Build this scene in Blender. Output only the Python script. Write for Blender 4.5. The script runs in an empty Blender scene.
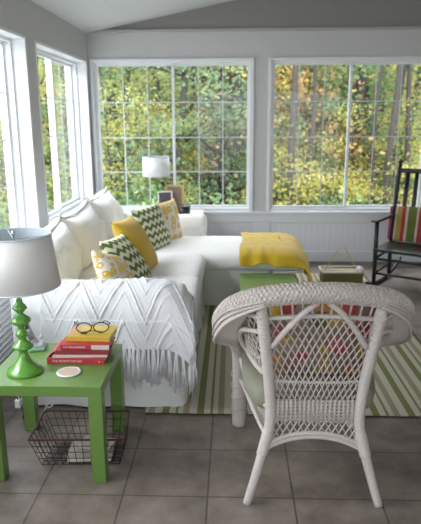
import bpy, bmesh, math, random
from mathutils import Vector, Matrix, noise, Euler
C = bpy.context.scene.collection
PI = math.pi
V = Vector
rnd = random.Random(7)

# ------------------------------------------------------------------ materials
MATS = {}
def nodes_of(m):
    m.use_nodes = True
    return m.node_tree.nodes, m.node_tree.links
def mat(name, col, rough=0.6, col2=None, scale=8.0, bump=0.0, bscale=60.0, metal=0.0, spec=0.5, sheen=0.0, coat=0.0, detail=3.0, bdist=0.004):
    if name in MATS: return MATS[name]
    m = bpy.data.materials.new(name); N, L = nodes_of(m); b = N['Principled BSDF']
    b.inputs['Base Color'].default_value = (*col, 1); b.inputs['Roughness'].default_value = rough
    b.inputs['Metallic'].default_value = metal; b.inputs['Specular IOR Level'].default_value = spec
    if sheen: b.inputs['Sheen Weight'].default_value = sheen
    if coat: b.inputs['Coat Weight'].default_value = coat; b.inputs['Coat Roughness'].default_value = 0.08
    tc = N.new('ShaderNodeTexCoord')
    nz = N.new('ShaderNodeTexNoise'); nz.inputs['Scale'].default_value = scale; nz.inputs['Detail'].default_value = detail
    L.new(tc.outputs['Object'], nz.inputs['Vector'])
    c2 = col2 if col2 else tuple(c * 0.94 for c in col)
    mx = N.new('ShaderNodeMix'); mx.data_type = 'RGBA'
    mx.inputs['A'].default_value = (*col, 1); mx.inputs['B'].default_value = (*c2, 1)
    L.new(nz.outputs['Fac'], mx.inputs['Factor']); L.new(mx.outputs['Result'], b.inputs['Base Color'])
    if bump:
        n2 = N.new('ShaderNodeTexNoise'); n2.inputs['Scale'].default_value = bscale; n2.inputs['Detail'].default_value = 4
        L.new(tc.outputs['Object'], n2.inputs['Vector'])
        bp = N.new('ShaderNodeBump'); bp.inputs['Strength'].default_value = bump; bp.inputs['Distance'].default_value = bdist
        L.new(n2.outputs['Fac'], bp.inputs['Height']); L.new(bp.outputs['Normal'], b.inputs['Normal'])
    MATS[name] = m
    return m
class NT:
    """tiny node-graph helper"""
    def __init__(s, name, rough=0.6):
        s.m = bpy.data.materials.new(name); s.N, s.L = nodes_of(s.m); s.b = s.N['Principled BSDF']; s.b.inputs['Roughness'].default_value = rough
    def lk(s, v, sock):
        if hasattr(v, 'is_linked') or hasattr(v, 'links'): s.L.new(v, sock)
        else: sock.default_value = v
    def obj(s):
        t = s.N.new('ShaderNodeTexCoord'); return t.outputs['Object']
    def xyz(s, v):
        n = s.N.new('ShaderNodeSeparateXYZ'); s.L.new(v, n.inputs[0]); return n.outputs
    def math(s, op, a, b=0.0, c=0.0):
        n = s.N.new('ShaderNodeMath'); n.operation = op
        for k, v in enumerate((a, b, c)): s.lk(v, n.inputs[k])
        return n.outputs[0]
    def mix(s, f, a, b):
        n = s.N.new('ShaderNodeMix'); n.data_type = 'RGBA'; s.lk(f, n.inputs['Factor'])
        for k, v in (('A', a), ('B', b)):
            if isinstance(v, tuple): n.inputs[k].default_value = (*v[:3], 1)
            else: s.L.new(v, n.inputs[k])
        return n.outputs['Result']
    def noise(s, vec, scale, detail=3.0, rough=0.5):
        n = s.N.new('ShaderNodeTexNoise'); n.inputs['Scale'].default_value = scale; n.inputs['Detail'].default_value = detail
        n.inputs['Roughness'].default_value = rough; s.L.new(vec, n.inputs['Vector']); return n.outputs['Fac']
    def ramp(s, f, stops, const=False):
        n = s.N.new('ShaderNodeValToRGB'); cr = n.color_ramp
        if const: cr.interpolation = 'CONSTANT'
        while len(cr.elements) > 1: cr.elements.remove(cr.elements[-1])
        cr.elements[0].position = stops[0][0]; cr.elements[0].color = (*stops[0][1], 1)
        for p, c in stops[1:]:
            e = cr.elements.new(p); e.color = (*c, 1)
        s.L.new(f, n.inputs[0]); return n.outputs[0]
    def bump(s, h, strength=0.3, dist=0.005):
        n = s.N.new('ShaderNodeBump'); n.inputs['Strength'].default_value = strength; n.inputs['Distance'].default_value = dist
        s.L.new(h, n.inputs['Height']); s.L.new(n.outputs[0], s.b.inputs['Normal'])
    def color(s, c): s.L.new(c, s.b.inputs['Base Color']); return s.m

def tile_mat():
    t = NT('slate_tile', 0.45); o = t.obj()
    mp = t.N.new('ShaderNodeMapping'); mp.inputs['Location'].default_value = (0.7959, -2.0944, 0); t.L.new(o, mp.inputs['Vector'])
    br = t.N.new('ShaderNodeTexBrick'); br.offset = 0.0; br.squash = 1.0
    br.inputs['Color1'].default_value = (0.172, 0.136, 0.113, 1); br.inputs['Color2'].default_value = (0.208, 0.170, 0.145, 1)
    br.inputs['Mortar'].default_value = (0.085, 0.070, 0.060, 1); br.inputs['Scale'].default_value = 1.0
    br.inputs['Mortar Size'].default_value = 0.0042; br.inputs['Mortar Smooth'].default_value = 0.3
    br.inputs['Brick Width'].default_value = 0.34952; br.inputs['Row Height'].default_value = 0.34952
    t.L.new(mp.outputs[0], br.inputs['Vector'])
    n1 = t.noise(o, 5.0, 6.0, 0.62); n2 = t.noise(o, 28.0, 5.0, 0.6)
    k = t.ramp(n1, [(0.3, (0.55, 0.53, 0.50)), (0.5, (0.95, 0.94, 0.92)), (0.72, (1.42, 1.41, 1.40))])
    mu = t.N.new('ShaderNodeMix'); mu.data_type = 'RGBA'; mu.blend_type = 'MULTIPLY'; mu.inputs['Factor'].default_value = 1
    t.L.new(br.outputs['Color'], mu.inputs['A']); t.L.new(k, mu.inputs['B'])
    h = t.math('SUBTRACT', t.math('MULTIPLY', n2, 0.35), br.outputs['Fac'])
    t.bump(h, 0.45, 0.004)
    return t.color(mu.outputs['Result'])
def beadboard(name, axis, pitch, col, depth=0.5):
    t = NT(name, 0.5); x = t.xyz(t.obj())[axis]
    f = t.math('FRACT', t.math('DIVIDE', x, pitch))
    g = t.math('LESS_THAN', f, 0.1)
    c = t.mix(g, col, tuple(k * (0.80 if depth > .3 else 0.90 if depth else 0.97) for k in col)); t.bump(t.math('SUBTRACT', 1.0, g), depth, 0.004)
    return t.color(c)
def rug_mat():
    t = NT('striped_rug', 0.95); o = t.obj(); s = t.xyz(o)
    f = t.math('FRACT', t.math('DIVIDE', s[0], 0.182))
    green = (0.185, 0.20, 0.055); cream = (0.58, 0.54, 0.43); tan = (0.34, 0.285, 0.18)
    c = t.ramp(f, [(0.0, green), (0.20, cream), (0.38, green), (0.46, cream), (0.60, tan), (0.78, cream)], True)
    n = t.noise(o, 160.0, 3.0); c2 = t.mix(t.math('MULTIPLY', n, 0.5), c, (0.12, 0.11, 0.06))
    w = t.math('SINE', t.math('MULTIPLY', s[1], 900.0)); t.bump(t.math('ADD', w, n), 0.5, 0.003)
    return t.color(c2)
def chevron_mat(name, sx, sy, off=0.0):
    t = NT(name, 0.9); o = t.obj(); s = t.xyz(o)
    tri = t.math('PINGPONG', t.math('ADD', s[0], 5.0 + off), sx)          # zigzag across the width
    f = t.math('FRACT', t.math('DIVIDE', t.math('ADD', t.math('ADD', s[1], 5.0), t.math('MULTIPLY', tri, 0.95)), sy))
    g = t.math('LESS_THAN', f, 0.5)
    c = t.mix(g, (0.74, 0.72, 0.55), (0.115, 0.165, 0.03)); t.bump(t.noise(o, 400.0), 0.3, 0.002)
    return t.color(c)
def floral_mat(name, scale=9.0, ground=(0.80, 0.75, 0.64), tones=((0.55, 0.33, 0.03), (0.78, 0.52, 0.06), (0.70, 0.45, 0.06))):
    t = NT(name, 0.9); o = t.obj()
    v = t.N.new('ShaderNodeTexVoronoi'); v.inputs['Scale'].default_value = scale; v.inputs['Randomness'].default_value = 0.55; t.L.new(o, v.inputs['Vector'])
    d = t.math('ADD', v.outputs['Distance'], t.math('MULTIPLY', t.noise(o, scale * 5, 2), 0.12))
    c = t.ramp(d, [(0.0, tones[0]), (0.14, ground), (0.20, tones[1]), (0.38, ground), (0.43, tones[2]), (0.56, ground)], True)
    t.bump(t.noise(o, 400.0), 0.3, 0.002)
    return t.color(c)
def multi_floral():
    t = NT('bright_floral_cotton', 0.95); o = t.obj()
    v = t.N.new('ShaderNodeTexVoronoi'); v.inputs['Scale'].default_value = 13; t.L.new(o, v.inputs['Vector'])
    r = t.xyz(v.outputs['Color'])[0]
    c = t.ramp(r, [(0, (0.40, 0.05, 0.05)), (0.22, (0.50, 0.30, 0.04)), (0.4, (0.34, 0.26, 0.20)), (0.55, (0.42, 0.12, 0.12)), (0.7, (0.10, 0.13, 0.04)), (0.85, (0.48, 0.20, 0.05))], True)
    c = t.mix(t.math('GREATER_THAN', v.outputs['Distance'], 0.5), c, (0.26, 0.20, 0.155))
    return t.color(c)
def stripe_cushion():
    t = NT('striped_canvas', 0.9); x = t.xyz(t.obj())[0]
    f = t.math('ADD', t.math('DIVIDE', x, 0.60), 0.5)
    P = (0.28, 0.03, 0.10); K = (0.008, 0.01, 0.009); G = (0.34, 0.24, 0.06); R = (0.36, 0.035, 0.025); W = (0.50, 0.44, 0.35); O = (0.11, 0.14, 0.025)
    seq = [(0, P), (.075, K), (.13, W), (.16, G), (.235, R), (.29, W), (.33, O), (.46, W), (.49, R), (.55, P), (.60, G), (.68, W), (.71, O), (.82, R), (.88, W), (.91, P)]
    return t.color(t.ramp(f, seq, True))
def wicker_mat(name, col, sc=260.0):
    t = NT(name, 0.55); o = t.obj(); n = t.noise(o, sc, 3.0, 0.6); n2 = t.noise(o, 18.0, 3.0)
    c = t.mix(t.ramp(n, [(0.32, (1, 1, 1)), (0.52, (0, 0, 0))]), col, tuple(k * 0.62 for k in col))
    c = t.mix(t.math('MULTIPLY', n2, 0.35), c, tuple(k * 0.75 for k in col))
    t.bump(n, 0.7, 0.004); return t.color(c)
def leaf_mat(name, cols, trans=0.5):
    m = bpy.data.materials.new(name); N, L = nodes_of(m); N.remove(N['Principled BSDF'])
    g = N.new('ShaderNodeNewGeometry'); r = N.new('ShaderNodeValToRGB'); cr = r.color_ramp
    cr.elements[0].color = (*cols[0], 1); cr.elements[1].color = (*cols[-1], 1)
    for k, c in enumerate(cols[1:-1]): e = cr.elements.new((k + 1) / (len(cols) - 1)); e.color = (*c, 1)
    L.new(g.outputs['Random Per Island'], r.inputs[0])
    d = N.new('ShaderNodeBsdfDiffuse'); t = N.new('ShaderNodeBsdfTranslucent'); mx = N.new('ShaderNodeMixShader'); mx.inputs[0].default_value = trans
    L.new(r.outputs[0], d.inputs[0]); L.new(r.outputs[0], t.inputs[0]); L.new(d.outputs[0], mx.inputs[1]); L.new(t.outputs[0], mx.inputs[2])
    L.new(mx.outputs[0], N['Material Output'].inputs[0]); return m
def glass_mat():
    m = bpy.data.materials.new('window_glass'); N, L = nodes_of(m); N.remove(N['Principled BSDF'])
    t = N.new('ShaderNodeBsdfTransparent'); t.inputs[0].default_value = (0.97, 0.985, 0.98, 1)
    g = N.new('ShaderNodeBsdfGlossy'); g.inputs['Roughness'].default_value = 0.02
    fr = N.new('ShaderNodeFresnel'); fr.inputs[0].default_value = 1.45; mx = N.new('ShaderNodeMixShader')
    L.new(fr.outputs[0], mx.inputs[0]); L.new(t.outputs[0], mx.inputs[1]); L.new(g.outputs[0], mx.inputs[2])
    L.new(mx.outputs[0], N['Material Output'].inputs[0]); return m

M_WALL = mat('wall_paint', (0.58, 0.575, 0.57), 0.7, bump=0.05, bscale=200)
M_WALLDIM = mat('dimmed_wall_paint', (0.34, 0.32, 0.30), 0.7)  # unseen walls darkened to cut the light they bounce back
M_WHITE = mat('white_trim_paint', (0.80, 0.81, 0.83), 0.4)
M_VINYL = mat('white_window_vinyl', (0.82, 0.84, 0.86), 0.35)
M_MUNTIN = mat('muntin_white', (0.72, 0.74, 0.74), 0.4)
M_CEIL = beadboard('ceiling_beadboard', 1, 0.09, (0.70, 0.70, 0.70), 0.35)
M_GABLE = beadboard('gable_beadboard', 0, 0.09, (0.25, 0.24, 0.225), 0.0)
M_BEAD = beadboard('wainscot_beadboard', 0, 0.065, (0.80, 0.81, 0.85), 0.12)
M_TILE = tile_mat(); M_RUG = rug_mat(); M_GLASS = glass_mat()
M_SLIP = mat('white_slipcover_cotton', (0.84, 0.83, 0.81), 0.9, (0.79, 0.775, 0.75), 3.0, bump=0.25, bscale=14, sheen=0.2, bdist=0.02)
M_SKIRT = mat('slipcover_skirt_cotton', (0.74, 0.725, 0.70), 0.9, (0.68, 0.66, 0.63), 3.0, bump=0.2, bscale=14, bdist=0.02)
M_KNIT = mat('white_cable_knit', (0.86, 0.85, 0.86), 0.95, (0.78, 0.77, 0.79), 120.0, bump=0.6, bscale=260, sheen=0.3)
M_FRINGE = mat('white_yarn_fringe', (0.84, 0.83, 0.84), 0.95, (0.70, 0.69, 0.70), 200.0)
M_GREEN = mat('apple_green_lacquer', (0.140, 0.245, 0.056), 0.28, (0.128, 0.225, 0.05), 5)
M_GREENGLOSS = mat('glossy_green_lacquer', (0.105, 0.29, 0.035), 0.12, (0.095, 0.27, 0.03), 5, coat=0.6)
M_SHADE = mat('white_linen_shade', (0.74, 0.715, 0.68), 0.9, bump=0.15, bscale=400)
M_SHADEIN = mat('shade_lining', (0.60, 0.66, 0.70), 0.8)
M_CHROME = mat('satin_metal', (0.6, 0.6, 0.6), 0.3, metal=1.0)
M_MUSTARD = mat('mustard_cotton', (0.70, 0.45, 0.035), 0.9, (0.60, 0.38, 0.03), 10, bump=0.35, bscale=40, sheen=0.2, bdist=0.006)
M_THROW = mat('yellow_wool_throw', (0.66, 0.43, 0.02), 0.95, (0.56, 0.36, 0.015), 30, bump=0.4, bscale=150, sheen=0.3)
M_WICK = wicker_mat('white_painted_wicker', (0.63, 0.56, 0.51))
M_STRAND = mat('painted_cane_strand', (0.61, 0.54, 0.49), 0.6, (0.40, 0.345, 0.31), 90.0, bump=0.3, bscale=300)
M_SAGE = mat('sage_seat_fabric', (0.27, 0.255, 0.19), 0.95, (0.20, 0.195, 0.14), 60, bump=0.4, bscale=220)
M_ROCK = mat('black_green_paint', (0.004, 0.007, 0.006), 0.4, (0.006, 0.010, 0.009), 12)
M_IRON = mat('black_iron_wire', (0.020, 0.018, 0.018), 0.5)
M_RIM = mat('dark_red_rim_wire', (0.070, 0.022, 0.022), 0.5)
M_PAPER = mat('printed_paper', (0.58, 0.47, 0.40), 0.9, (0.30, 0.24, 0.22), 45.0)
M_PAGES = mat('page_edges', (0.74, 0.70, 0.62), 0.9, (0.6, 0.56, 0.48), 200)
M_RED = mat('red_book_cloth', (0.50, 0.035, 0.045), 0.5)
M_DKRED = mat('dark_red_jacket', (0.20, 0.016, 0.025), 0.5, (0.30, 0.03, 0.03), 60)
M_MAG = mat('crimson_jacket', (0.48, 0.015, 0.075), 0.35)
M_YBOOK = mat('yellow_book_cover', (0.68, 0.47, 0.04), 0.5, (0.60, 0.40, 0.05), 14)
M_CREAM = mat('cream_label', (0.74, 0.68, 0.58), 0.6, (0.55, 0.50, 0.42), 80)
M_INK = mat('white_ink', (0.85, 0.78, 0.76), 0.6)
M_ORANGE = mat('orange_ink', (0.8, 0.32, 0.05), 0.6)
M_BLACK = mat('black_plastic', (0.012, 0.012, 0.014), 0.35)
M_TORT = mat('tortoise_frame', (0.035, 0.018, 0.012), 0.25, (0.09, 0.04, 0.02), 60)
M_LENS = glass_mat(); M_LENS.name = 'spectacle_lens'
M_SILVER = mat('silver_plastic', (0.45, 0.46, 0.48), 0.3, metal=0.4)
M_TEAL = mat('pale_teal_plastic', (0.30, 0.48, 0.42), 0.35)
M_CERAM = mat('white_ceramic', (0.82, 0.80, 0.76), 0.25)
M_PINKC = mat('dusty_pink_print', (0.56, 0.36, 0.27), 0.6, (0.68, 0.54, 0.44), 60.0)
M_GOLD = mat('gold_leaf_frame', (0.52, 0.36, 0.12), 0.4, metal=0.5)
M_PHOTO = mat('dark_photo_print', (0.035, 0.035, 0.05), 0.25, (0.14, 0.12, 0.12), 30.0)
M_PHOTO2 = mat('warm_photo_print', (0.32, 0.20, 0.11), 0.3, (0.14, 0.10, 0.08), 30.0)
M_OLIVE = mat('olive_wood', (0.15, 0.12, 0.025), 0.5, (0.11, 0.085, 0.02), 30)
M_YWIRE = mat('yellow_wire', (0.62, 0.46, 0.12), 0.4)
M_BARK = mat('grey_brown_bark', (0.115, 0.10, 0.088), 0.9, (0.05, 0.043, 0.036), 14, bump=0.6, bscale=20, bdist=0.02)
M_LITTER = mat('leaf_litter', (0.13, 0.085, 0.055), 0.95, (0.10, 0.11, 0.045), 1.6, bump=0.8, bscale=14, bdist=0.05, detail=8)
M_FOUND = mat('ext_wall', (0.5, 0.5, 0.5), 0.8)

# ------------------------------------------------------------------ mesh helpers
def link(name, me, m, parent=None, smooth=False):
    o = bpy.data.objects.new(name, me); C.objects.link(o)
    for mm in (m if isinstance(m, (list, tuple)) else [m]): me.materials.append(mm)
    if parent: o.parent = parent
    if smooth:
        for p in me.polygons: p.use_smooth = True
    return o
def obj(name, bm, m, parent=None, smooth=False, loc=None, rot=None, auto=None):
    bmesh.ops.recalc_face_normals(bm, faces=bm.faces)
    me = bpy.data.meshes.new(name); bm.to_mesh(me); bm.free()
    o = link(name, me, m, parent, smooth)
    if loc is not None: o.location = loc
    if rot is not None: o.rotation_euler = rot
    if auto:
        for p in me.polygons: p.use_smooth = True
        me.set_sharp_from_angle(angle=auto)
    return o
def thing(name, label, cat, loc=(0, 0, 0), rotz=0, group=None):
    o = bpy.data.objects.new(name, None); C.objects.link(o); o.location = loc; o.rotation_euler = (0, 0, rotz); o.empty_display_size = 0.1
    return tag(o, label, cat, group)
def tag(o, label, cat, group=None, kind=None):
    o['label'] = label; o['category'] = cat
    if group: o['group'] = group
    if kind: o['kind'] = kind
    return o
def struct(o): o['kind'] = 'structure'; return o
def box(bm, a, b, bevel=0.0, seg=2, mi=0):
    v = [bm.verts.new((x, y, z)) for x in (a[0], b[0]) for y in (a[1], b[1]) for z in (a[2], b[2])]
    fs = [bm.faces.new([v[i] for i in q]) for q in ((0, 1, 3, 2), (4, 6, 7, 5), (0, 4, 5, 1), (2, 3, 7, 6), (0, 2, 6, 4), (1, 5, 7, 3))]
    for f in fs: f.material_index = mi
    if bevel:
        es = list({e for f in fs for e in f.edges})
        bmesh.ops.bevel(bm, geom=es, offset=bevel, segments=seg, affect='EDGES', profile=0.5, clamp_overlap=True)
def bxo(name, a, b, m, parent=None, bevel=0.0):
    bm = bmesh.new(); box(bm, a, b, bevel); return obj(name, bm, m, parent)
def cr(pts, n=8):
    """Catmull-Rom resample"""
    P = [V(p) for p in pts]; P = [P[0] * 2 - P[1]] + P + [P[-1] * 2 - P[-2]]; out = []
    for i in range(1, len(P) - 2):
        for k in range(n):
            t = k / n; a, b, c, d = P[i - 1:i + 3]
            out.append(0.5 * ((2 * b) + (c - a) * t + (2 * a - 5 * b + 4 * c - d) * t * t + (3 * b - a - 3 * c + d) * t ** 3))
    out.append(P[-2]); return out
def tube(bm, pts, r, sides=8, closed=False, flat=1.0, cap=True, mi=0):
    P = [V(p) for p in pts]; n = len(P); R = r if callable(r) else (lambda t: r)
    rings = []; up = None
    for i, p in enumerate(P):
        if closed: d = (P[(i + 1) % n] - P[i - 1])
        else: d = P[min(i + 1, n - 1)] - P[max(i - 1, 0)]
        if d.length < 1e-9: d = V((0, 0, 1))
        d.normalize()
        if up is None:
            up = V((0, 0, 1)) if abs(d.z) < 0.9 else V((1, 0, 0))
        u = up - d * up.dot(d)
        if u.length < 1e-6: u = d.orthogonal()
        u.normalize(); w = d.cross(u); up = u
        rr = R(i / max(1, n - 1))
        rings.append([bm.verts.new(p + u * math.cos(a) * rr + w * math.sin(a) * rr * flat) for a in (2 * PI * k / sides for k in range(sides))])
    m = n if closed else n - 1
    for i in range(m):
        A, B = rings[i], rings[(i + 1) % n]
        for k in range(sides):
            f = bm.faces.new((A[k], A[(k + 1) % sides], B[(k + 1) % sides], B[k])); f.material_index = mi
    if cap and not closed:
        bm.faces.new(list(reversed(rings[0]))).material_index = mi; bm.faces.new(rings[-1]).material_index = mi
def lathe(bm, prof, c=(0, 0, 0), n=32, cap=True):
    rings = [[bm.verts.new((c[0] + r * math.cos(2 * PI * k / n), c[1] + r * math.sin(2 * PI * k / n), c[2] + z)) for k in range(n)] for r, z in prof]
    for A, B in zip(rings, rings[1:]):
        for k in range(n): bm.faces.new((A[k], A[(k + 1) % n], B[(k + 1) % n], B[k]))
    if cap: bm.faces.new(list(reversed(rings[0]))); bm.faces.new(rings[-1])
def grid(bm, f, nu, nv):
    g = [[bm.verts.new(f(i / nu, j / nv)) for j in range(nv + 1)] for i in range(nu + 1)]
    for i in range(nu):
        for j in range(nv): bm.faces.new((g[i][j], g[i + 1][j], g[i + 1][j + 1], g[i][j + 1]))
    return g
def softbox(bm, a, b, r, n=14, deform=None):
    """rounded subdivided box between corners a and b"""
    c = (V(a) + V(b)) / 2; h = (V(b) - V(a)) / 2; r = min(r, h.x, h.y, h.z) * 0.999
    nn = [max(4, min(40, int(n * k / max(h)))) for k in h]
    vs = []
    def P(q):
        q = V((q[0] * h.x, q[1] * h.y, q[2] * h.z))
        p = V([max(-(h[k] - r), min(h[k] - r, q[k])) for k in range(3)]); d = q - p
        if d.length > 0: d = d.normalized() * r
        return p + d + c
    def remap(t, hk):  # concentrate samples in the rounded margin
        return math.copysign(abs(t) ** 0.8, t)
    for ax in range(3):
        u, w = [k for k in range(3) if k != ax]
        for sgn in (-1, 1):
            def f(s, t):
                q = [0, 0, 0]; q[ax] = sgn; q[u] = remap(2 * s - 1, h[u]); q[w] = remap(2 * t - 1, h[w]); p = P(q)
                return deform(p, c, h) if deform else p
            grid(bm, f, nn[u], nn[w])
    bmesh.ops.remove_doubles(bm, verts=bm.verts, dist=1e-5)
def nz(p, s, seed=0.0): return noise.noise(V((p[0] * s + seed, p[1] * s - seed, p[2] * s + seed * 0.5)))
def pillow_bm(w, h, t, n=22, seed=0.0, pinch=0.07):
    bm = bmesh.new()
    def S(sg):
        def f(a, b):
            u, v = 2 * a - 1, 2 * b - 1
            x = u * w / 2 * (1 - pinch * (1 - v * v)); y = v * h / 2 * (1 - pinch * (1 - u * u))
            k = max(0, 1 - abs(u) ** 2.4) ** 0.55 * max(0, 1 - abs(v) ** 2.4) ** 0.55
            wob = 0.006 * nz((x, y, sg), 9, seed) * min(1, 3 * k)
            return V((x, y, sg * (t / 2 * k) + wob))
        return f
    grid(bm, S(1), n, n); grid(bm, S(-1), n, n)
    bmesh.ops.remove_doubles(bm, verts=bm.verts, dist=1e-4)
    return bm
def orient(o, loc, xdir, ydir):
    x = V(xdir).normalized(); z = x.cross(V(ydir)).normalized(); y = z.cross(x)
    o.matrix_world = Matrix(((x.x, y.x, z.x, loc[0]), (x.y, y.y, z.y, loc[1]), (x.z, y.z, z.z, loc[2]), (0, 0, 0, 1)))
    return o
def copy_tree(o, parent=None):
    c = o.copy(); C.objects.link(c)
    if parent: c.parent = parent
    for ch in list(o.children): copy_tree(ch, c)
    return c

# ------------------------------------------------------------------ room shell
XL, YB, XR, YF = -1.47, 6.2, 3.1, -1.6
TH = 0.14; TL_ = 0.22
def ceil_z(x): return 2.345 + 0.195 * (x - XL)
struct(bxo('floor', (XL - TH, YF - TH, -0.1), (XR + TH, YB + TH, 0.0), M_TILE))
bm = bmesh.new()
a, b = XL - TH, XR + TH
vs = [bm.verts.new(p) for p in ((a, YF - TH, ceil_z(a)), (b, YF - TH, ceil_z(b)), (b, YB + TH, ceil_z(b)), (a, YB + TH, ceil_z(a)),
                                (a, YF - TH, ceil_z(a) + .1), (b, YF - TH, ceil_z(b) + .1), (b, YB + TH, ceil_z(b) + .1), (a, YB + TH, ceil_z(a) + .1))]
for q in ((0, 1, 2, 3), (7, 6, 5, 4), (0, 4, 5, 1), (1, 5, 6, 2), (2, 6, 7, 3), (3, 7, 4, 0)): bm.faces.new([vs[k] for k in q])
struct(obj('ceiling', bm, M_CEIL))
# back wall: openings A and B
ZA, ZB = 0.545, 2.085
A0, A1, B0, B1 = -1.44, 0.205, 0.372, 2.02
bm = bmesh.new()
for x0, x1 in ((XL - TH, A0), (A1, B0), (B1, XR + TH)): box(bm, (x0, YB, ZA), (x1, YB + TH, ZB))
box(bm, (XL - TH, YB, 0), (XR + TH, YB + TH, ZA)); box(bm, (XL - TH, YB, ZB), (XR + TH, YB + TH, 2.36))
struct(obj('wall_back', bm, M_WALL))
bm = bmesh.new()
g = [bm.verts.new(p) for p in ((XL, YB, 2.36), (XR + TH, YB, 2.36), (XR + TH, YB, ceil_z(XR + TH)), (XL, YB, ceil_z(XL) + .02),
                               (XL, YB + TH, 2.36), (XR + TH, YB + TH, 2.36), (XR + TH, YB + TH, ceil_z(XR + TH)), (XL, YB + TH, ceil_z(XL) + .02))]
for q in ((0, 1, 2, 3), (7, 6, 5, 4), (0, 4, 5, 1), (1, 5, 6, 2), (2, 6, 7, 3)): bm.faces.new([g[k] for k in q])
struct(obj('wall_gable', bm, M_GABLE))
struct(bxo('trim_1', (XL, YB - 0.022, 2.348), (XR, YB + 0.01, 2.372), mat('beam_edge_shade', (0.42, 0.41, 0.40), 0.6)))  # ledge coloured darker to carry its shadow line
# left wall openings; the first is an unseen window added to let light in
LZ0, LZ1 = 0.655, 2.07
LW = [(-0.92, 0.66), (0.92, 2.50), (2.755, 4.335), (4.56, 6.11)]
bm = bmesh.new()
ys = [YF - TH] + [k for w in LW for k in w] + [YB]
for k in range(0, len(ys), 2): box(bm, (XL - TL_, ys[k], LZ0), (XL, ys[k + 1], LZ1))
box(bm, (XL - TL_, YF - TH, 0), (XL, YB, LZ0)); box(bm, (XL - TL_, YF - TH, LZ1), (XL, YB, ceil_z(XL) + 0.03))
struct(obj('wall_left', bm, M_WALL))
struct(bxo('wall_right', (XR, YF - TH, 0), (XR + TH, YB + TH, ceil_z(XR) + .02), M_WALLDIM))
bm = bmesh.new()
box(bm, (XL - TH, YF - TH, 0), (-0.9, YF, 2.36)); box(bm, (2.5, YF - TH, 0), (XR + TH, YF, 2.36)); box(bm, (-0.9, YF - TH, 2.1), (2.5, YF, 2.36))  # opening added in this unseen wall to pass the fill lamp
vs = [bm.verts.new(p) for p in ((XL - TH, YF, 2.36), (XR + TH, YF, 2.36), (XR + TH, YF, ceil_z(XR + TH)))]; bm.faces.new(vs)
struct(obj('wall_front', bm, M_WALLDIM))

def window(name, W, H, parent_loc, rotz, cols=3):
    """two sliding sashes of 3 x 4 panes; local x across, z up, room side is -y"""
    root = bpy.data.objects.new(name, None); C.objects.link(root); root['kind'] = 'structure'
    root.location = parent_loc; root.rotation_euler = (0, 0, rotz)
    bm = bmesh.new(); f = 0.032
    box(bm, (0, -0.02, 0), (f, 0.07, H)); box(bm, (W - f, -0.02, 0), (W, 0.07, H)); box(bm, (f, -0.02, 0), (W - f, 0.07, f)); box(bm, (f, -0.02, H - f), (W - f, 0.07, H))
    obj('window_frame', bm, M_VINYL, root)
    for k in range(2):
        x0 = f if k == 0 else W / 2 - 0.012; x1 = W / 2 + 0.012 if k == 0 else W - f; y = 0.0 if k == 0 else 0.030
        s = 0.024; z0, z1 = f, H - f
        bm = bmesh.new()
        box(bm, (x0, y, z0), (x0 + s, y + .026, z1)); box(bm, (x1 - s, y, z0), (x1, y + .026, z1)); box(bm, (x0 + s, y, z0), (x1 - s, y + .026, z0 + s)); box(bm, (x0 + s, y, z1 - s), (x1 - s, y + .026, z1))
        sash = obj('sash', bm, M_VINYL, root)
        bm = bmesh.new(); w = 0.0055
        for i in range(1, cols): xx = x0 + s + (x1 - x0 - 2 * s) * i / cols; box(bm, (xx - w, y + .0125, z0 + s), (xx + w, y + .0148, z1 - s))
        for j in (1, 2, 3): zz = z0 + s + (z1 - z0 - 2 * s) * j / 4; box(bm, (x0 + s, y + .0126, zz - w), (x1 - s, y + .0147, zz + w))
        obj('muntin_grid', bm, M_MUNTIN, sash)
        bm = bmesh.new(); grid(bm, lambda u, v: V((x0 + s + u * (x1 - x0 - 2 * s), y + .0158, z0 + s + v * (z1 - z0 - 2 * s))), 1, 1)
        obj('glass', bm, M_GLASS, sash)
    return root
window('window_1', A1 - A0, ZB - ZA, (A0, YB + 0.03, ZA), 0)
window('window_2', B1 - B0, ZB - ZA, (B0, YB + 0.03, ZA), 0)
for k, (y0, y1) in enumerate(LW):
    window('window_%d' % (3 + k), y1 - y0, LZ1 - LZ0, (XL - 0.115, y0, LZ0), PI / 2, 2)
# trim on the back wall
tr = 2
def trim(a, b, m=M_WHITE):
    global tr
    struct(bxo('trim_%d' % tr, a, b, m, bevel=0.004)); tr += 1
for (x0, x1) in ((A0, A1), (B0, B1)):          # casing round each window
    trim((x0 - 0.012, YB - 0.02, ZA), (x0 + 0.020, YB + 0.012, ZB)); trim((x1 - 0.03, YB - 0.02, ZA), (x1 + 0.012, YB + 0.012, ZB))
    trim((x0 - 0.012, YB - 0.02, ZB - 0.012), (x1 + 0.012, YB + 0.012, ZB + 0.012))
trim((XL + .005, YB - 0.035, ZA - 0.028), (XR, YB + 0.03, ZA + 0.002))                  # sill
trim((XL + .005, YB - 0.018, ZA - 0.12), (XR, YB + 0.002, ZA - 0.028))                  # apron
bm = bmesh.new(); box(bm, (XL + .005, YB - 0.008, 0.1), (XR, YB + 0.001, ZA - 0.12)); struct(obj('trim_wainscot', bm, M_BEAD))
trim((0.225, YB - 0.018, 0.1), (0.40, YB, ZA - 0.12))                            # stile between the windows
struct(bxo('baseboard_back', (XL + .005, YB - 0.022, 0), (XR, YB, 0.115), M_WHITE, bevel=0.004))
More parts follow.
